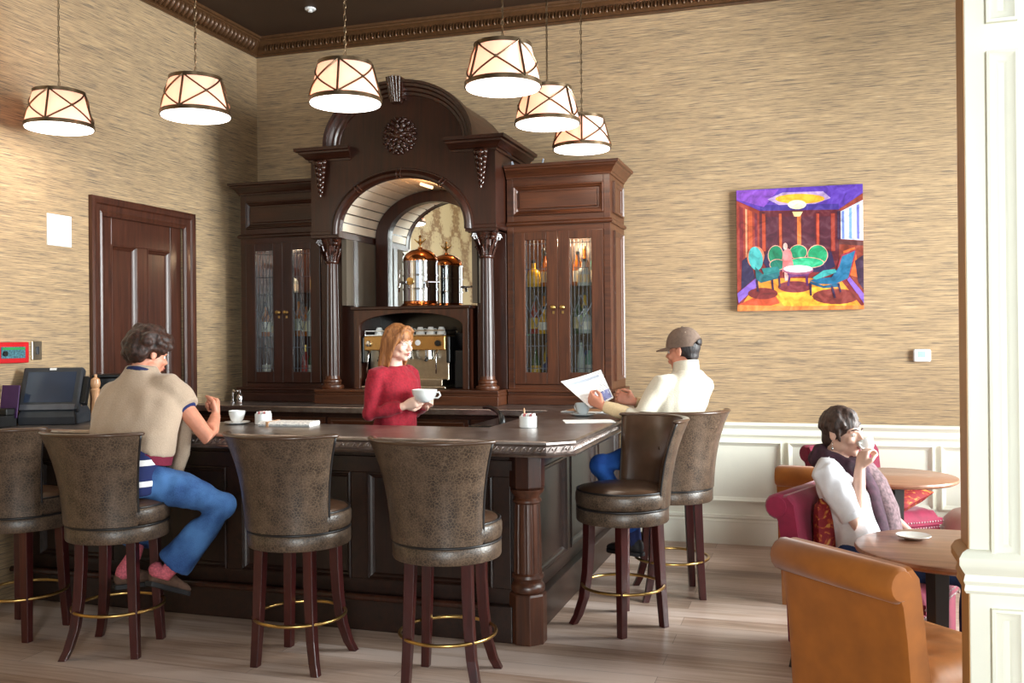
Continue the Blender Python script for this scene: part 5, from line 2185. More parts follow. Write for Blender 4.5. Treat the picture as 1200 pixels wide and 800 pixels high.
def head(b, c, f, up=(0, 0, 1), s=1.0, jaw=1.0):
    """head, ears and face features round centre c looking along f"""
    R = frame3(f, up)
    c = Vector(c)
    def T(x, y, z):
        return c + R @ (Vector((x, y, z)) * s)
    def E(x, y, z, rx, ry, rz, n=16, m=12):
        b.ell(T(x, y, z), (rx * s, ry * s, rz * s), n, m, R)
    E(0, -.014, .034, .075, .094, .083, 20, 16)
    E(0, .028, -.02, .062 * jaw, .062, .08, 20, 14)
    E(0, .034, -.075, .047 * jaw, .05, .036)
    E(0, .066, -.098, .02 * jaw, .018, .016)
    for q in (-1, 1):
        E(q * .038, .064, -.03, .024, .02, .022)
        E(q * .05 * jaw, .01, -.066, .016, .04, .026)
        b.tube([T(q * .05, .066, .016), T(q * .03, .084, .022), T(q * .006, .09, .018)], [.007 * s, .009 * s, .008 * s], n=8, round_caps=True)
        E(q * .078, -.01, -.006, .008, .02, .031, 12, 10)
        E(q * .082, -.018, .008, .007, .012, .02, 10, 8)
        E(q * .011, .097, -.03, .008, .009, .007, 8, 6)
    b.tube([T(0, .086, .018), T(0, .098, -.008), T(0, .111, -.026), T(0, .1, -.034)], [.007 * s, .009 * s, .0115 * s, .009 * s], n=10, round_caps=True)
    b.tube([T(-.022, .084, -.06), T(-.008, .096, -.055), T(.008, .096, -.055), T(.022, .084, -.06)], [.004 * s, .007 * s, .007 * s, .004 * s], n=8, round_caps=True)
    b.tube([T(-.018, .084, -.066), T(0, .094, -.068), T(.018, .084, -.066)], [.005 * s, .008 * s, .005 * s], n=8, round_caps=True)
    return T, R

def face_parts(t, T, R, s=1.0, brow='hair_dark', gaze=0):
    for q in (-1, 1):
        e = MB()
        e.ell(T(q * .031, .072, .0), .0118 * s, 12, 10)
        e.mi = 1
        e.ell(T(q * .031 + gaze, .0785, -.001), (.0062 * s, .0062 * s, .0062 * s), 10, 8)
        e.build('eye', [M['eyewhite'], M['iris']], t, smooth=True)
        e = MB()
        e.tube([T(q * .012, .094, .022), T(q * .032, .09, .029), T(q * .05, .074, .022)], [.003 * s, .0045 * s, .002 * s], n=6, round_caps=True)
        e.build('eyebrow', M[brow], t, smooth=True)
    e = MB()
    e.tube([T(-.02, .089, -.0615), T(-.007, .1, -.0575), T(.007, .1, -.0575), T(.02, .089, -.0615)], [.002 * s, .0048 * s, .0048 * s, .002 * s], n=8, round_caps=True)
    e.tube([T(-.017, .089, -.0655), T(0, .0985, -.0675), T(.017, .089, -.0655)], [.002 * s, .0055 * s, .002 * s], n=8, round_caps=True)
    e.build('lips', M['lip'], t, smooth=True)
M['eyewhite'] = plain('eye_white', (232, 226, 220), .2)
M['iris'] = plain('dark_iris', (36, 24, 18), .15)

def hand(b, wrist, f, n, side, curl=(50, 60, 40), s=1.0, spread=.1, thumb=.6, per=None):
    """palm, five fingers; f towards fingertips, n the way the palm faces; side +1 puts the thumb on f x n"""
    f = Vector(f).normalized()
    n = Vector(n)
    n = (n - f * n.dot(f)).normalized()
    sd = f.cross(n) * side
    w = Vector(wrist)
    # palm
    b.loft([[w + f * (a * s) + sd * (x * hw * s) + n * (z * th * s) for x, z in ((-1, -.4), (-.6, -1), (.6, -1), (1, -.4), (1, .5), (.6, 1), (-.6, 1), (-1, .5))]
            for a, hw, th in ((-.012, .022, .02), (.015, .03, .02), (.05, .039, .017), (.085, .041, .0145), (.095, .037, .011))])
    L = (.078, .088, .082, .064)
    for i in range(4):
        off = .03 - .02 * i
        base = w + f * (.088 * s) + sd * (off * s)
        d = (f + sd * ((1.5 - i) * spread)).normalized()
        ax = d.cross(n).normalized()
        cu = per[i] if per else curl
        pts = [base - d * .02 * s, base]
        p = base
        ang = 0
        for k, q in enumerate((.45, .32, .25)):
            ang += radians(cu[k])
            dd = (d * cos(ang) + n * sin(ang))
            p = p + dd * (L[i] * q * s)
            pts.append(p)
        b.tube(pts, [.0095 * s, .0095 * s, .0088 * s, .0082 * s, .007 * s], n=10, round_caps=True)
    # thumb from the side of the palm near its base
    tb = w + f * (.022 * s) + sd * (.026 * s) + n * (.004 * s)
    d1 = (f * .62 + sd * .62 + n * .35 * thumb).normalized()
    d2 = (f * .85 + sd * .25 * (1 - thumb) + n * .55 * thumb - sd * .2 * thumb).normalized()
    d3 = (f * .75 - sd * .25 * thumb + n * .75 * thumb).normalized()
    p1 = tb + d1 * (.042 * s)
    p2 = p1 + d2 * (.032 * s)
    p3 = p2 + d3 * (.024 * s)
    b.tube([tb, p1, p2, p3], [.0145 * s, .0115 * s, .0102 * s, .008 * s], n=10, round_caps=True)
    # heel of the thumb
    b.ell(tb + f * .018 * s + n * .006 * s, (.018 * s,) * 3, 10, 8)

def rings_torso(b, secs, n=24, p=2.4):
    """secs: (centre, right half-width vector, forward half-depth vector)"""
    rr = []
    for c, a, d in secs:
        c, a, d = Vector(c), Vector(a), Vector(d)
        ring = []
        for i in range(n):
            t_ = 2 * pi * i / n
            cx_, sx_ = cos(t_), sin(t_)
            ring.append(c + a * (abs(cx_) ** (2 / p) * (1 if cx_ >= 0 else -1)) + d * (abs(sx_) ** (2 / p) * (1 if sx_ >= 0 else -1)))
        rr.append(ring)
    b.loft(rr)

def folds(scale=14, amp=.006, seed=0):
    o = Vector((seed, seed * 2, 0))
    def f(co):
        return amp * mnoise.noise(Vector((co.x, co.y, co.z * .5)) * scale + o)
    return f

def shoe(t, heel, toe, up, mat='shoe', s=1.0):
    """shoe from heel to toe with a sole"""
    h, to, u = Vector(heel), Vector(toe), Vector(up).normalized()
    d = (to - h).normalized()
    u = (u - d * u.dot(d)).normalized()
    sd = d.cross(u)
    L = .265 * s
    b = MB()
    def ring(a, w, z0, z1):
        n = 12
        out = []
        for i in range(n):
            q = 2 * pi * i / n
            out.append(h + d * (a * L) + sd * (w * cos(q)) + u * ((z0 + z1) / 2 + (z1 - z0) / 2 * sin(q)))
        return out
    b.loft([ring(-.08, .02, .02, .05), ring(-.04, .032, .0, .085), ring(.1, .036, .0, .1), ring(.3, .037, .0, .092), ring(.5, .042, .0, .07), ring(.7, .046, 0, .052), ring(.86, .042, .0, .044), ring(.97, .022, .004, .03)])
    o = b.build('shoe', M[mat], t, smooth=60)
    b = MB()
    def r2(a, w):
        return [h + d * (a * L) + sd * (w * x) + u * z for x, z in ((-1, -.014), (1, -.014), (1, .008), (-1, .008))]
    b.loft([r2(-.09, .024), r2(-.03, .036), r2(.3, .038), r2(.6, .047), r2(.85, .044), r2(.985, .022)])
    b.build('sole', M['sole'], o, smooth=40)
    return o

def hair_blobs(b, T, R, fn, count, size, seed=1, s=1.0, stretch=(1, 1, 1), rad=(.082, .1, .092), lift=0):
    rnd = random.Random(seed)
    k = 0
    while k < count:
        a = rnd.uniform(0, 2 * pi)
        z = rnd.uniform(-1, 1)
        r = sqrt(1 - z * z)
        d = Vector((r * cos(a), r * sin(a), z))
        if not fn(d):
            continue
        q = size * rnd.uniform(.7, 1.3)
        b.ell(T(d.x * (rad[0] + lift), -.014 + d.y * (rad[1] + lift), .034 + d.z * (rad[2] + lift)), (q * stretch[0] * s, q * stretch[1] * s, q * stretch[2] * s), 8, 6, R)
        k += 1

def person(label, base):
    return thing('person', label, 'person', base)

def local(base):
    B = Vector(base)
    return lambda x, y, z: Vector((x, y, z)) - B

# ---- man in the beige sweater (back to us, curly hair)
base = (-3.45, 4.10, .789)
t = person('curly-haired person with beige sweater over a striped navy top, seated with fist raised', base)
W = local(base)
b = MB()
hc = W(-3.56, 4.49, 1.515)
T, R = head(b, hc, (.42, .88, -.22), (0, .15, 1))
b.tube([T(0, -.02, -.03), T(0, -.03, -.09), W(-3.545, 4.415, 1.40), W(-3.53, 4.375, 1.30)], [.056, .056, .06, .07], n=16)
sh, el, wr = W(-3.355, 4.41, 1.325), W(-3.125, 4.425, 1.062), W(-3.215, 4.615, 1.165)
b.tube([sh, (sh + el) / 2, el, (el * .6 + wr * .4), wr], [.055, .047, .041, .042, .029], n=14, round_caps=True)
hand(b, wr, (-.35, .6, .55), (-.75, -.45, .2), 1, (72, 85, 55), 1.16, .04, 1.0)
shl, ell_, wrl = W(-3.75, 4.42, 1.29), W(-3.86, 4.56, 1.135), W(-3.72, 4.76, 1.125)
b.tube([shl, (shl + ell_) / 2, ell_, (ell_ + wrl) / 2, wrl], [.052, .046, .042, .038, .028], n=14, round_caps=True)
hand(b, wrl, (.8, .5, -.08), (0, -.1, -1), 1, (14, 16, 10), 1.0, .1, .3)
b.tube([W(-3.53, 4.37, 1.3), W(-3.45, 4.20, 1.0)], [.07, .08], n=12)
body = fuse(b.build('body', M['skin_warm'], t), .0045, 3)
face_parts(body, T, R, brow='hair_curly')
# hair
b = MB()
b.ell(T(0, -.02, .045), (.09, .106, .095), 20, 14, R)
hair_blobs(b, T, R, lambda d: (d.z > -.1 or d.y < -.35) and d.z > -.72 and not (d.y > .55 and d.z < .5), 230, .023, 4, lift=.02)
hair_blobs(b, T, R, lambda d: d.z > .1 and d.y > -.6 and not (d.y > .7 and d.z < .45), 90, .02, 8, lift=.038)
fuse(b.build('hair', M['hair_curly'], body), .007, 1, disp=folds(60, .005))
# striped top
def mat_stripes():
    m, nt, bb = newmat('striped_navy_top')
    sp = N(nt, 'ShaderNodeSeparateXYZ')
    nt.links.new(coords(nt), sp.inputs[0])
    mr = N(nt, 'ShaderNodeMapRange')
    mr.inputs['From Min'].default_value = 0
    mr.inputs['From Max'].default_value = .3
    nt.links.new(sp.outputs['Z'], mr.inputs['Value'])
    nv, wh = lin((22, 34, 84)), lin((232, 230, 232))
    c = ramp(nt, mr.outputs[0], [(0, nv), (.2, wh), (.29, nv), (.54, wh), (.635, nv)])
    nt.nodes[-1]
    for n_ in nt.nodes:
        if n_.type == 'VALTORGB':
            n_.color_ramp.interpolation = 'CONSTANT'
    nt.links.new(c, bb.inputs['Base Color'])
    bb.inputs['Roughness'].default_value = .9
    return m
sd = Vector((.92, -.38, 0)); fd = Vector((.38, .92, 0))
ax = Vector((.95, -.1, 0)); ay = Vector((.1, .95, 0))
b = MB()
rings_torso(b, [(W(-3.42, 4.12, .80), ax * .185, ay * .14), (W(-3.42, 4.14, .86), ax * .198, ay * .152), (W(-3.43, 4.17, .95), ax * .182, ay * .138), (W(-3.46, 4.24, 1.08), ax * .18, ay * .125), (W(-3.5, 4.32, 1.2), ax * .19, ay * .125), (W(-3.53, 4.38, 1.3), ax * .185, ay * .11), (W(-3.545, 4.40, 1.37), ax * .11, ay * .08), (W(-3.55, 4.42, 1.42), ax * .068, ay * .066)])
b.tube([sh + V(-.03, 0, 0), sh, sh * .55 + el * .45], [.07, .068, .06], n=14)
b.tube([shl + V(.03, 0, 0), shl, shl * .5 + ell_ * .5], [.07, .066, .06], n=14)
fuse(b.build('striped_top', mat_stripes(), t), .008, 4, disp=folds(16, .005))
# collar of the top
b = MB()
b.tube([W(-3.55, 4.42, 1.42) + ax * .072 * cos(2 * pi * i / 20) + ay * .07 * sin(2 * pi * i / 20) + V(0, 0, .025 * sin(2 * pi * i / 20 + pi)) for i in range(20)], .016, n=8, closed=True)
b.build('collar', M['navy'], t, smooth=True)
# sweater worn over the shoulders
b = MB()
nrm = Vector((0, .3, 1))
rings_torso(b, [(W(-3.47, 4.24, 1.03), ax * .25 + V(0, 0, -.05), ay * .16 + V(0, 0, -.02)), (W(-3.485, 4.265, 1.10), ax * .28, ay * .165), (W(-3.515, 4.33, 1.2), ax * .295, ay * .16), (W(-3.53, 4.375, 1.285), ax * .28, ay * .145), (W(-3.545, 4.40, 1.35), ax * .205, ay * .12), (W(-3.552, 4.41, 1.395), ax * .13, ay * .1), (W(-3.557, 4.425, 1.435), ax * .1, ay * .09), (W(-3.56, 4.43, 1.46), ax * .088, ay * .08)], 28, 2.2)
b.tube([W(-3.5, 4.4, 1.33), W(-3.37, 4.41, 1.325), W(-3.29, 4.415, 1.265), W(-3.25, 4.415, 1.225)], [.085, .096, .09, .078], n=14)
b.tube([W(-3.6, 4.41, 1.33), W(-3.74, 4.42, 1.29), W(-3.80, 4.45, 1.2), W(-3.80, 4.44, 1.05)], [.08, .082, .075, .055], n=14)
sw = fuse(b.build('draped_sweater', M['beige'], t), .009, 6, disp=folds(13, .009, 3))
b = MB()
rings_torso(b, [(W(-3.465, 4.23, .995), ax * .24 + V(0, 0, -.055), ay * .152 + V(0, 0, -.02)), (W(-3.47, 4.24, 1.035), ax * .248 + V(0, 0, -.05), ay * .159 + V(0, 0, -.02))], 28, 2.2)
b.build('burgundy_hem', M['burgundy'], sw, smooth=50)
b = MB()
b.tube([W(-3.30, 4.44, 1.22), W(-3.29, 4.435, 1.1), W(-3.305, 4.43, .98), W(-3.33, 4.40, .87), W(-3.32, 4.39, .835)], [.045, .05, .052, .05, .046], n=12, flat=(.6, 1))
b.build('hanging_sleeve', M['beige'], sw, smooth=60)
# jeans
b = MB()
hr, kr, ar = W(-3.33, 4.17, .86), W(-2.965, 4.315, .725), W(-3.195, 4.21, .425)
hl, kl, al = W(-3.52, 4.19, .86), W(-3.62, 4.56, .76), W(-3.585, 4.40, .46)
rings_torso(b, [(W(-3.42, 4.12, .792), ax * .17, ay * .13), (W(-3.42, 4.13, .83), ax * .18, ay * .135), (W(-3.42, 4.15, .86), ax * .165, ay * .12)])
b.tube([hr, hr * .5 + kr * .5 + V(0, 0, .015), kr, kr * .6 + ar * .4, ar], [.102, .094, .074, .08, .096], n=18, round_caps=False)
b.ell(kr, .074, 12, 10)
b.tube([hl, hl * .5 + kl * .5 + V(0, 0, .015), kl, kl * .6 + al * .4, al], [.1, .086, .066, .068, .078], n=18)
b.ell(kl, .066, 12, 10)
fuse(b.build('jeans', M['jeans'], t), .009, 4, disp=folds(20, .007, 5))
# socks and shoes
for a_, kn, heel, toe in ((ar, kr, W(-3.295, 4.165, .33), W(-3.245, 4.405, .22)), (al, kl, W(-3.62, 4.30, .262), W(-3.5, 4.5, .25))):
    b = MB()
    d = (a_ - kn).normalized()
    b.tube([a_ - d * .03, a_ + d * .06, heel + V(.02, .015, .07)], [.045, .04, .042], n=14, round_caps=True)
    b.build('sock', M['pinksock'] if 'pinksock' in M else plain('pink_rib_sock', (190, 92, 104), .9, 0, .35, 90), t, smooth=True)
    shoe(t, heel, toe, (0, 0, 1))

# ---- barista behind the bar
base = (-2.60, 5.70, 0)
t = person('person in a red knit top walking behind the bar, carrying a large white cup', base)
W = local(base)
f = Vector((.95, -.3, 0)).normalized(); rt = Vector((f.y, -f.x, 0))
def F(a, r, z, c=(-2.60, 5.70)):
    return W(c[0] + f.x * a + rt.x * r, c[1] + f.y * a + rt.y * r, z)
b = MB()
T, R = head(b, F(.035, 0, 1.565), (f.x, f.y, -.12), s=.97, jaw=.94)
b.tube([T(0, -.02, -.03), T(0, -.03, -.09), F(-.005, 0, 1.42), F(-.01, 0, 1.34)], [.05, .048, .054, .08], n=16)
sh, el, wr = F(-.02, .17, 1.375), F(-.035, .205, 1.115), F(.165, .1, 1.165)
sl, ll, wl = F(-.01, -.17, 1.375), F(.0, -.2, 1.11), F(.2, -.06, 1.165)
for s_, e_, w_2 in ((sh, el, wr), (sl, ll, wl)):
    b.tube([s_ * .7 + e_ * .3, (s_ + e_) / 2, e_, (e_ + w_2) / 2, w_2], [.03, .034, .033, .032, .025], n=12, round_caps=True)
hand(b, wr, (f * .85 - rt * .25 + V(0, 0, .3)), (-rt.x * .9, -rt.y * .9, .35), -1, (28, 35, 25), .93, .06, .7)
hand(b, wl, (f * .85 + rt * .2 + V(0, 0, .3)), (rt.x * .9, rt.y * .9, .35), 1, (28, 35, 25), .93, .06, .7)
b.tube([F(-.01, 0, 1.34), F(0, 0, 1.0), F(0, 0, .95)], [.07, .07, .08], n=12)
body = fuse(b.build('body', M['skin_pale'], t), .0045, 3)
face_parts(body, T, R, .97, 'hair_red')
b = MB()
rings_torso(b, [(F(.0, 0, .9), rt * .175, f * .125), (F(0, 0, 1.0), rt * .155, f * .115), (F(0, 0, 1.1), rt * .145, f * .108), (F(.012, 0, 1.22), rt * .16, f * .122), (F(.005, 0, 1.32), rt * .17, f * .11), (F(-.01, 0, 1.385), rt * .13, f * .085), (F(-.01, 0, 1.42), rt * .075, f * .068)])
for s_, e_, w_2 in ((sh, el, wr), (sl, ll, wl)):
    b.tube([s_ * .6 + F(0, 0, 1.36) * .4, s_ + F(0, 0, 1.36) * .06 - s_ * .06 + V(0, 0, -.012), (s_ + e_) / 2, e_, (e_ + w_2) / 2, w_2 - (w_2 - e_) * .08], [.06, .062, .054, .05, .046, .036], n=14)
    b.ell(e_, .05, 10, 8)
fuse(b.build('knit_top', M['knit_red'], t), .008, 4, disp=folds(22, .008, 2))
b = MB()
rings_torso(b, [(F(0, 0, .96), rt * .165, f * .12), (F(-.01, 0, .85), rt * .18, f * .13), (F(-.01, 0, .78), rt * .17, f * .12)])
for q in (-1, 1):
    b.tube([F(0, q * .09, .84), F(.04 * q + .02, q * .085, .48), F(.08 * q - .02, q * .08, .09)], [.09, .062, .058], n=14)
fuse(b.build('trousers', M['jeans_dark'], t), .01, 4, disp=folds(16, .005, 1))
for q in (-1, 1):
    h_ = F(.08 * q - .06, q * .08, .016)
    shoe(t, h_, h_ + f, (0, 0, 1), s=.92)
# long straight hair
b = MB()
b.ell(T(0, -.016, .042), (.08, .1, .088), 20, 14, R)
for q in (-1, 1):
    b.ell(T(q * .08, -.012, -.01), (.016, .034, .06), 12, 10, R)
rnd = random.Random(11)
for i in range(64):
    a = pi * (.08 + .84 * i / 63) + pi  # round the back from ear to ear
    for lay_ in range(2):
        rx, ry = .074 + lay_ * .012, .088 + lay_ * .012
        dx, dy = cos(a) * rx, sin(a) * ry
        L = rnd.uniform(.2, .25)
        fx_ = dx * 1.12 + (.012 if dx > 0 else -.012)
        b.tube([T(dx * .35, dy * .35 - .01, .122), T(dx * .85, dy * .85 - .01, .085), T(dx * 1.02, dy * 1.0 - .014, .02), T(dx * 1.05, dy * 1.02 - .018, -.06), T(fx_, dy * 1.04 - .02 + rnd.uniform(-.01, .01), .02 - L)], [.012, .013, .014, .014, .006], n=6, round_caps=True)
for q in (-1, 1):
    for i in range(7):
        y0 = .03 + .008 * i
        b.tube([T(q * .012, .05 + .003 * i, .118), T(q * .05, .062 + .002 * i, .09), T(q * .076, .045 - .004 * i, .03), T(q * .084, .02 - .006 * i, -.05), T(q * .082, .0 - .004 * i, -.16)], [.009, .012, .013, .012, .006], n=6, round_caps=True)
fuse(b.build('hair', M['hair_red'], body), .006, 2)
cupo = F(.275, .03, 1.19)
ct_ = thing('serving_cup', 'large white cup held in front of the person in red', 'cup', tuple(Vector(base) + cupo))
b = MB()
b.lathe([(.035, 0), (.04, .004), (.062, .02), (.076, .05), (.082, .08), (.077, .08), (.068, .045), (.03, .012), (.001, .01)], 32)
b.build('bowl', M['white'], ct_, smooth=50)
b = MB()
b.tube([(.07, 0, .062), (.1, 0, .064), (.108, 0, .045), (.092, 0, .028), (.06, 0, .028)], .0055, n=8)
b.build('handle', M['white'], ct_, smooth=True)

# ---- man in the cap, reading
base = (-.84, 5.93, .789)
t = person('person in a brown cap and cream fleece seated at the bar reading a paper', base)
W = local(base)
f = Vector((-.72, .69, 0)).normalized(); rt = Vector((f.y, -f.x, 0))
b = MB()
hf = Vector((-.95, .31, -.1)).normalized()
T, R = head(b, W(-.775, 6.03, 1.50), hf, s=1.0)
b.tube([T(0, -.02, -.03), T(0, -.03, -.09), W(-.75, 6.01, 1.385), W(-.74, 6.0, 1.3)], [.056, .056, .06, .07], n=16)
sl, ll, wl = W(-.885, 5.865, 1.295), W(-1.0, 5.765, 1.095), W(-1.235, 5.79, 1.165)
sr, lr_, wr = W(-.635, 6.085, 1.295), W(-.90, 6.20, 1.12), W(-1.10, 6.12, 1.17)
for s_, e_, w_2 in ((sl, ll, wl), (sr, lr_, wr)):
    b.tube([s_ * .6 + e_ * .4, (s_ + e_) / 2, e_, (e_ + w_2) / 2, w_2], [.034, .038, .038, .036, .027], n=12, round_caps=True)
hand(b, wl, (-.86, .18, .42), (.1, .9, .35), -1, (35, 50, 40), 1.0, .05, .9)
hand(b, wr, (-.9, -.1, .3), (.05, -.9, .3), 1, (35, 50, 40), 1.0, .05, .9)
b.tube([W(-.74, 6.0, 1.3), W(-.84, 5.95, .98)], [.07, .08], n=12)
body = fuse(b.build('body', M['skin_warm'], t), .0045, 3)
face_parts(body, T, R, brow='hair_black')
b = MB()
b.ell(T(0, -.03, .022), (.079, .09, .082), 20, 14, R)
b.ell(T(0, -.055, -.03), (.06, .048, .05), 14, 10, R)
hair_blobs(b, T, R, lambda d: d.y < -.2 and -.75 < d.z < .1, 90, .01, 6, lift=-.004)
fuse(b.build('hair', M['hair_black'], body), .006, 1)
# cap: crown panels, peak, rear opening, top button
b = MB()
rr = []
for k_ in range(10):
    a = k_ / 9 * pi / 2
    ring = []
    for i in range(36):
        q = 2 * pi * i / 36
        # rear arch: the rim rises at the back
        x, y = cos(q), sin(q)
        lowz = .022 + (.05 if False else 0)
        r_h = cos(a) ** .8
        zz = lowz + .128 * sin(a)
        if y < -.8 and k_ < 5:
            zz = max(zz, lowz + .045 * ((-y - .8) / .2) ** .6)
        ring.append(T(x * .096 * r_h, -.014 + y * .118 * r_h, zz))
    rr.append(ring)
b.loft(rr)
capo = b.build('cap', M['cap'], body, smooth=70)
b = MB()
pts_o = []
rows = []
for j in range(5):
    v = j / 4
    row = []
    for i in range(13):
        a = radians(-62 + 124 * i / 12)
        rx, ry = .092 + .002 * v, .098 + .095 * v * cos(a) ** .8
        row.append(T(rx * sin(a) * (1 - .06 * v), -.014 + ry * cos(a), .034 - .018 * v - .012 * (1 - cos(a)) ))
    rows.append(row)
for dz in (0,):
    top = [[b.bm.verts.new(p + R @ V(0, 0, .004)) for p in row] for row in rows]
    bot = [[b.bm.verts.new(p - R @ V(0, 0, .004)) for p in row] for row in rows]
    for j in range(4):
        for i in range(12):
            b._face([top[j][i], top[j][i + 1], top[j + 1][i + 1], top[j + 1][i]])
            b._face([bot[j][i], bot[j + 1][i], bot[j + 1][i + 1], bot[j][i + 1]])
    for i in range(12):
        b._face([top[4][i], top[4][i + 1], bot[4][i + 1], bot[4][i]])
        b._face([top[0][i + 1], top[0][i], bot[0][i], bot[0][i + 1]])
    for j in range(4):
        b._face([top[j][0], top[j + 1][0], bot[j + 1][0], bot[j][0]])
        b._face([top[j + 1][12], top[j][12], bot[j][12], bot[j + 1][12]])
b.build('cap_peak', M['cap'], capo, smooth=60)
b = MB()
b.ell(T(0, -.014, .151), (.009, .009, .005), 10, 6, R)
b.build('cap_button', M['cap'], capo, smooth=True)
b = MB()
b.ell(T(0, -.118, .048), (.034, .014, .024), 14, 8, R)
b.build('cap_gap_hair', M['hair_black'], capo, smooth=True)
b = MB()
for q in (-1, 1):
    b.ell(T(q * .058, .028, .112), (.004, .004, .004), 8, 6, R)
    b.ell(T(q * .06, -.06, .112), (.004, .004, .004), 8, 6, R)
b.build('cap_eyelet', M['beige'], capo, smooth=True)
# fleece
b = MB()
rings_torso(b, [(W(-.855, 5.93, .86), rt * .18, f * .135), (W(-.85, 5.935, .95), rt * .18, f * .135), (W(-.83, 5.95, 1.06), rt * .18, f * .13), (W(-.79, 5.975, 1.18), rt * .195, f * .135), (W(-.75, 5.995, 1.28), rt * .19, f * .12), (W(-.74, 6.0, 1.345), rt * .125, f * .092), (W(-.745, 6.005, 1.38), rt * .085, f * .08)])
b.tube([sl * .6 + W(-.74, 6.0, 1.29) * .4, sl, (sl + ll) / 2, ll, ll * .62 + wl * .38], [.07, .074, .066, .058, .05], n=16)
b.ell(ll, .057, 12, 10)
b.tube([sr * .6 + W(-.74, 6.0, 1.29) * .4, sr, (sr + lr_) / 2, lr_, lr_ * .62 + wr * .38], [.066, .064, .06, .055, .05], n=16)
b.ell(lr_, .057, 12, 10)
fl = fuse(b.build('fleece', M['fleece'], t), .008, 5, disp=folds(16, .007, 7))
for e_, w_2 in ((ll, wl), (lr_, wr)):
    b = MB()
    b.tube([e_ * .68 + w_2 * .32, e_ * .55 + w_2 * .45, e_ * .3 + w_2 * .7, e_ * .04 + w_2 * .96], [.045, .047, .044, .036], n=16)
    b.build('knit_cuff', M['fleece_cuff'], fl, smooth=60)
b = MB()
cc = W(-.752, 6.012, 1.385)
rings_ = []
for z, ra, rb in ((-.02, .088, .084), (.02, .082, .08), (.05, .078, .08), (.052, .07, .072), (.0, .07, .07)):
    rings_.append([cc + rt * ra * cos(2 * pi * i / 28) + f * rb * sin(2 * pi * i / 28) + V(0, 0, z + .012 * -sin(2 * pi * i / 28)) for i in range(28)])
b.loft(rings_, cap=False)
b.build('stand_collar', M['fleece'], fl, smooth=60)
b = MB()
b.ell(cc + f * .095 + V(0, 0, -.03), (.03, .03, .022), 12, 8)
b.build('plaid_neckline', plain('plaid_shirt', (126, 96, 88), .9, 0, .6, 120), fl, smooth=True)
# jeans, shoes
b = MB()
rings_torso(b, [(W(-.85, 5.93, .792), rt * .18, f * .14), (W(-.85, 5.93, .86), rt * .185, f * .14), (W(-.85, 5.94, .92), rt * .17, f * .13)])
hl, kl, al = W(-.92, 5.86, .865), W(-1.25, 5.77, .80), W(-1.06, 5.83, .40)
hr, kr, ar = W(-.78, 6.02, .865), W(-1.12, 6.22, .80), W(-1.0, 6.08, .40)
for h_, k_, a_ in ((hl, kl, al), (hr, kr, ar)):
    b.tube([h_, (h_ + k_) / 2, k_, k_ * .5 + a_ * .5, a_], [.098, .088, .068, .064, .062], n=16)
    b.ell(k_, .074, 12, 10)
fuse(b.build('jeans', M['jeans_bright'], t), .009, 4, disp=folds(18, .006, 9))
for a_, heel in ((al, W(-1.02, 5.80, .262)), (ar, W(-.95, 6.07, .262))):
    b = MB()
    b.tube([a_ + V(0, 0, .02), heel + V(-.03, .02, .06)], [.042, .042], n=12, round_caps=True)
    b.build('sock', M['navy'], t, smooth=True)
    shoe(t, heel, heel + V(-.8, .5, -.05), (0, 0, 1), 'sole')
# the paper in his hands
def at(px, py, d):
    Xc = (px - 600) / 1113.7 * d
    Yc = -(py - 392.3) / 1113.7 * d
    return V(0, 0, 1.6) + CAM_R * Xc + CAM_U * Yc + CAM_F * d
q = [at(657, 447, 6.02), at(704, 433, 6.10), at(719, 466, 6.02), at(692, 478, 5.93)]
nrm = (q[1] - q[0]).cross(q[3] - q[0]).normalized()
o_ = (q[0] + q[1] + q[2] + q[3]) / 4
t2 = thing('reading_paper', 'white printed sheet held up in the hands of the person in the cap', 'paper', tuple(o_))
b = MB()
n = 8
A_, B2 = [], []
for i in range(n + 1):
    u = i / n
    bow = .012 * sin(pi * u)
    for side, lst in ((0, A_), (1, B2)):
        pass
    A_.append([q[0].lerp(q[1], u) - o_ + nrm * bow, q[3].lerp(q[2], u) - o_ + nrm * bow])
rings = []
for a_, c_ in A_:
    rings.append([a_ + nrm * .001, c_ + nrm * .001, c_ - nrm * .001, a_ - nrm * .001])
b.loft(rings)
b.build('sheet', M['newsprint'], t2, smooth=30)
def patch(name, u0, u1, v0, v1, mat, off=.0016):
    b = MB()
    for s_ in (-1, 1):
        g = []
        for i in range(7):
            u = u0 + (u1 - u0) * i / 6
            k_ = min(int(u * n), n - 1)
            fr_ = u * n - k_
            top = A_[k_][0].lerp(A_[k_ + 1][0], fr_)
            bot = A_[k_][1].lerp(A_[k_ + 1][1], fr_)
            g.append((b.bm.verts.new(top.lerp(bot, v0) + nrm * off * s_), b.bm.verts.new(top.lerp(bot, v1) + nrm * off * s_)))
        for p, r in zip(g[:-1], g[1:]):
            b._face([p[0], r[0], r[1], p[1]])
    return b.build(name, mat, t2)
patch('printed_photo', .45, .97, .66, .95, plain('printed_photo', (124, 128, 172), .7, 0, .6, 26))
patch('printed_headline', .06, .9, .12, .2, plain('grey_print', (176, 182, 196), .8, 0, .3, 200))

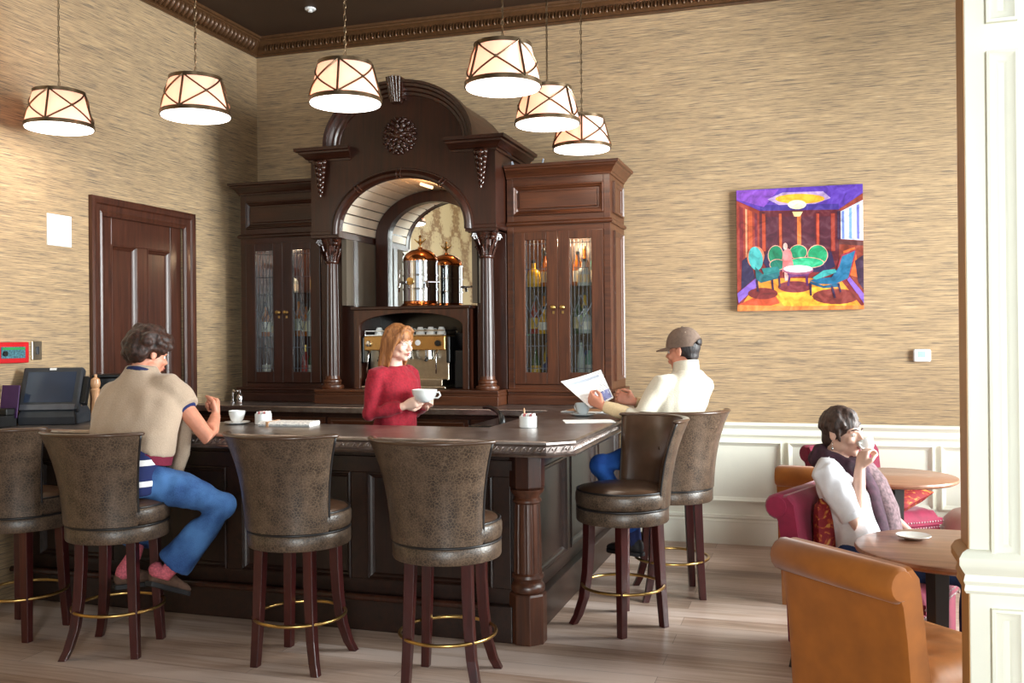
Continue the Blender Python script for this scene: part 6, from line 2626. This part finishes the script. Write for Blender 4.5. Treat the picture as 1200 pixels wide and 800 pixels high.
# ---- seated woman with the cup
base = (.24, 4.92, .455)
t = person('short-haired person in white blouse and plum scarf drinking from a cup', base)
W = local(base)
f = Vector((.93, -.36, 0)).normalized(); rt = Vector((f.y, -f.x, 0))
b = MB()
hf = Vector((.83, -.52, -.02)).normalized()
T, R = head(b, W(.145, 5.0, 1.105), hf, s=.97, jaw=.93)
b.tube([T(0, -.02, -.03), T(0, -.035, -.09), W(.12, 4.985, .985), W(.11, 4.975, .91)], [.048, .046, .052, .08], n=16)
sr, er, wr = W(.06, 4.80, .945), W(.195, 4.765, .70), W(.215, 4.83, .955)
sl, el2, wl = W(.165, 5.13, .945), W(.31, 5.14, .72), W(.47, 5.0, .60)
for s_, e_, w_2 in ((sr, er, wr), (sl, el2, wl)):
    b.tube([s_ * .6 + e_ * .4, (s_ + e_) / 2, e_, e_ * .6 + w_2 * .4, w_2], [.034, .038, .037, .036, .025], n=14, round_caps=True)
hand(b, wr, (.22, .34, .9), (.75, .55, -.2), -1, (45, 55, 35), .92, .05, .9)
hand(b, wl, (.8, -.3, -.1), (0, 0, -1), 1, (20, 20, 15), .92, .08, .4)
b.tube([W(.11, 4.975, .91), W(.2, 4.93, .6)], [.07, .08], n=12)
body = fuse(b.build('body', M['skin_pale'], t), .0045, 3)
face_parts(body, T, R, .97, 'hair_dark')
# short layered hair
b = MB()
b.ell(T(0, -.02, .042), (.081, .099, .088), 20, 14, R)
b.ell(T(0, -.06, -.02), (.06, .05, .06), 14, 10, R)
rnd = random.Random(21)
for i in range(150):
    a = rnd.uniform(0, 2 * pi)
    e = rnd.uniform(.0, 1.0)
    d = V(cos(a) * cos(e * 1.5), sin(a) * cos(e * 1.5), sin(e * 1.5))
    if d.y > .3 and d.z < .72 and abs(d.x) < .8:
        continue
    p0 = T(d.x * .083, -.018 + d.y * .101, .04 + d.z * .092)
    tip = V(d.x * .09, -.018 + d.y * .106 + (.03 if d.y > -.1 else -.005), .04 + d.z * .09 - .032)
    if tip.y > .055 and tip.z < .05:
        tip.z = .05
    b.tube([p0, T(d.x * .093, -.018 + d.y * .112 + .01, .04 + d.z * .098 - .02), T(*tip)], [.013, .012, .004], n=6, round_caps=True)
for i in range(12):  # nape
    x = -.055 + .11 * i / 15
    b.tube([T(x, -.095, .0), T(x, -.096, -.045), T(x * .9, -.088, -.085)], [.012, .011, .004], n=6, round_caps=True)
for q_ in (-1, 1):  # sideburn wisps before the ears
    for i in range(3):
        b.tube([T(q_ * .074, .024 - .008 * i, .05), T(q_ * .081, .026 - .006 * i, .0), T(q_ * .075, .032 - .006 * i, -.035)], [.01, .008, .003], n=6, round_caps=True)
fuse(b.build('hair', M['hair_dark'], body), .0055, 1)
b = MB()
for q_ in (-1, 1):
    b.tube([T(q_ * .086, -.006, -.04), T(q_ * .088, -.006, -.066)], .0015, n=5)
    b.ell(T(q_ * .088, -.006, -.072), (.006, .006, .009), 8, 6)
b.build('earring', M['chrome'], body, smooth=True)
# blouse
b = MB()
rings_torso(b, [(W(.24, 4.92, .47), rt * .18, f * .13), (W(.235, 4.92, .58), rt * .165, f * .125), (W(.2, 4.935, .7), rt * .16, f * .12), (W(.15, 4.955, .83), rt * .172, f * .125), (W(.115, 4.97, .92), rt * .165, f * .1), (W(.11, 4.975, .97), rt * .11, f * .08)])
for s_, e_ in ((sr, er), (sl, el2)):
    b.tube([s_ * .8 + W(.11, 4.975, .93) * .2, s_, (s_ + e_) / 2, s_ * .2 + e_ * .8, s_ * .1 + e_ * .9], [.07, .074, .07, .06, .05], n=16)
bl = fuse(b.build('blouse', M['blouse'], t), .007, 4, disp=folds(20, .009, 4))
b = MB()
e_ = er
d = (er - sr).normalized()
b.tube([sr * .2 + er * .8, sr * .1 + er * .9], [.06, .058], n=16)
b.build('rolled_cuff', M['blouse'], bl, smooth=50)
# scarf: loop round the neck and two tails
M['scarf'] = plain('plum_scarf', (62, 34, 48), .9, 0, .45, 30, bumpy=.4)
M['scarf_pale'] = plain('patterned_scarf', (112, 88, 92), .9, 0, .5, 55, bumpy=.4)
b = MB()
nc = W(.125, 4.985, .985)
for k_, (ra, dz, rr_) in enumerate(((.085, .0, .036), (.098, -.035, .04))):
    b.tube([nc + rt * ra * cos(2 * pi * i / 22) + f * (ra + .012) * sin(2 * pi * i / 22) + V(0, 0, dz - .03 * sin(2 * pi * i / 22)) for i in range(22)], rr_, n=10, closed=True)
sc1 = fuse(b.build('scarf', M['scarf'], t), .007, 3, disp=folds(30, .008, 2))
b = MB()
c0 = nc + f * .1
b.tube([c0 - rt * .015 + V(0, 0, -.03), c0 + f * .06 - rt * .01 + V(0, 0, -.14), c0 + f * .1 - rt * 0 + V(0, 0, -.27), c0 + f * .13 + rt * .01 + V(0, 0, -.40)], [.05, .058, .06, .06], n=12, flat=(.45, 1.1), up=f)
b.build('scarf_tail', M['scarf'], sc1, smooth=60)
b = MB()
b.tube([c0 - rt * .07 + V(0, 0, -.02), c0 + f * .06 - rt * .09 + V(0, 0, -.12), c0 + f * .12 - rt * .075 + V(0, 0, -.24), c0 + f * .15 - rt * .06 + V(0, 0, -.38)], [.05, .07, .068, .06], n=12, flat=(.5, 1.1), up=f)
b.build('scarf_tail', M['scarf_pale'], sc1, smooth=60)
# jeans and shoes
b = MB()
rings_torso(b, [(W(.24, 4.92, .462), rt * .185, f * .15), (W(.24, 4.92, .55), rt * .18, f * .14), (W(.235, 4.92, .6), rt * .165, f * .12)])
hr, kr, ar = W(.27, 4.83, .535), W(.68, 4.70, .50), W(.67, 4.66, .11)
hl, kl, al = W(.32, 5.0, .535), W(.73, 4.88, .50), W(.74, 4.86, .11)
for h_, k_, a_ in ((hr, kr, ar), (hl, kl, al)):
    b.tube([h_, (h_ + k_) / 2, k_, k_ * .5 + a_ * .5, a_], [.085, .08, .062, .058, .056], n=16)
    b.ell(k_, .061, 12, 10)
fuse(b.build('jeans', M['jeans_dark'], t), .009, 4, disp=folds(18, .007, 6))
for a_ in (ar, al):
    heel = a_ + V(-.045, .02, -.094)
    shoe(t, heel, heel + f, (0, 0, 1), 'sole', .9)
# her cup
cpos = W(.262, 4.915, 1.03) + Vector(base)
ct2 = thing('teacup', 'small white cup raised to the scarfed person\'s lips', 'cup', tuple(cpos))
ct2.rotation_euler = Euler((.0, -.45, -.55))
b = MB()
b.lathe([(.02, 0), (.022, .003), (.034, .02), (.04, .045), (.042, .058), (.039, .058), (.034, .03), (.015, .008), (.001, .006)], 28)
b.build('bowl', M['white'], ct2, smooth=50)
b = MB()
b.tube([(0, -.038, .046), (0, -.058, .048), (0, -.062, .034), (0, -.052, .02), (0, -.033, .018)], .004, n=8)
b.build('handle', M['white'], ct2, smooth=True)

bpy.data.scenes.remove(WORK)
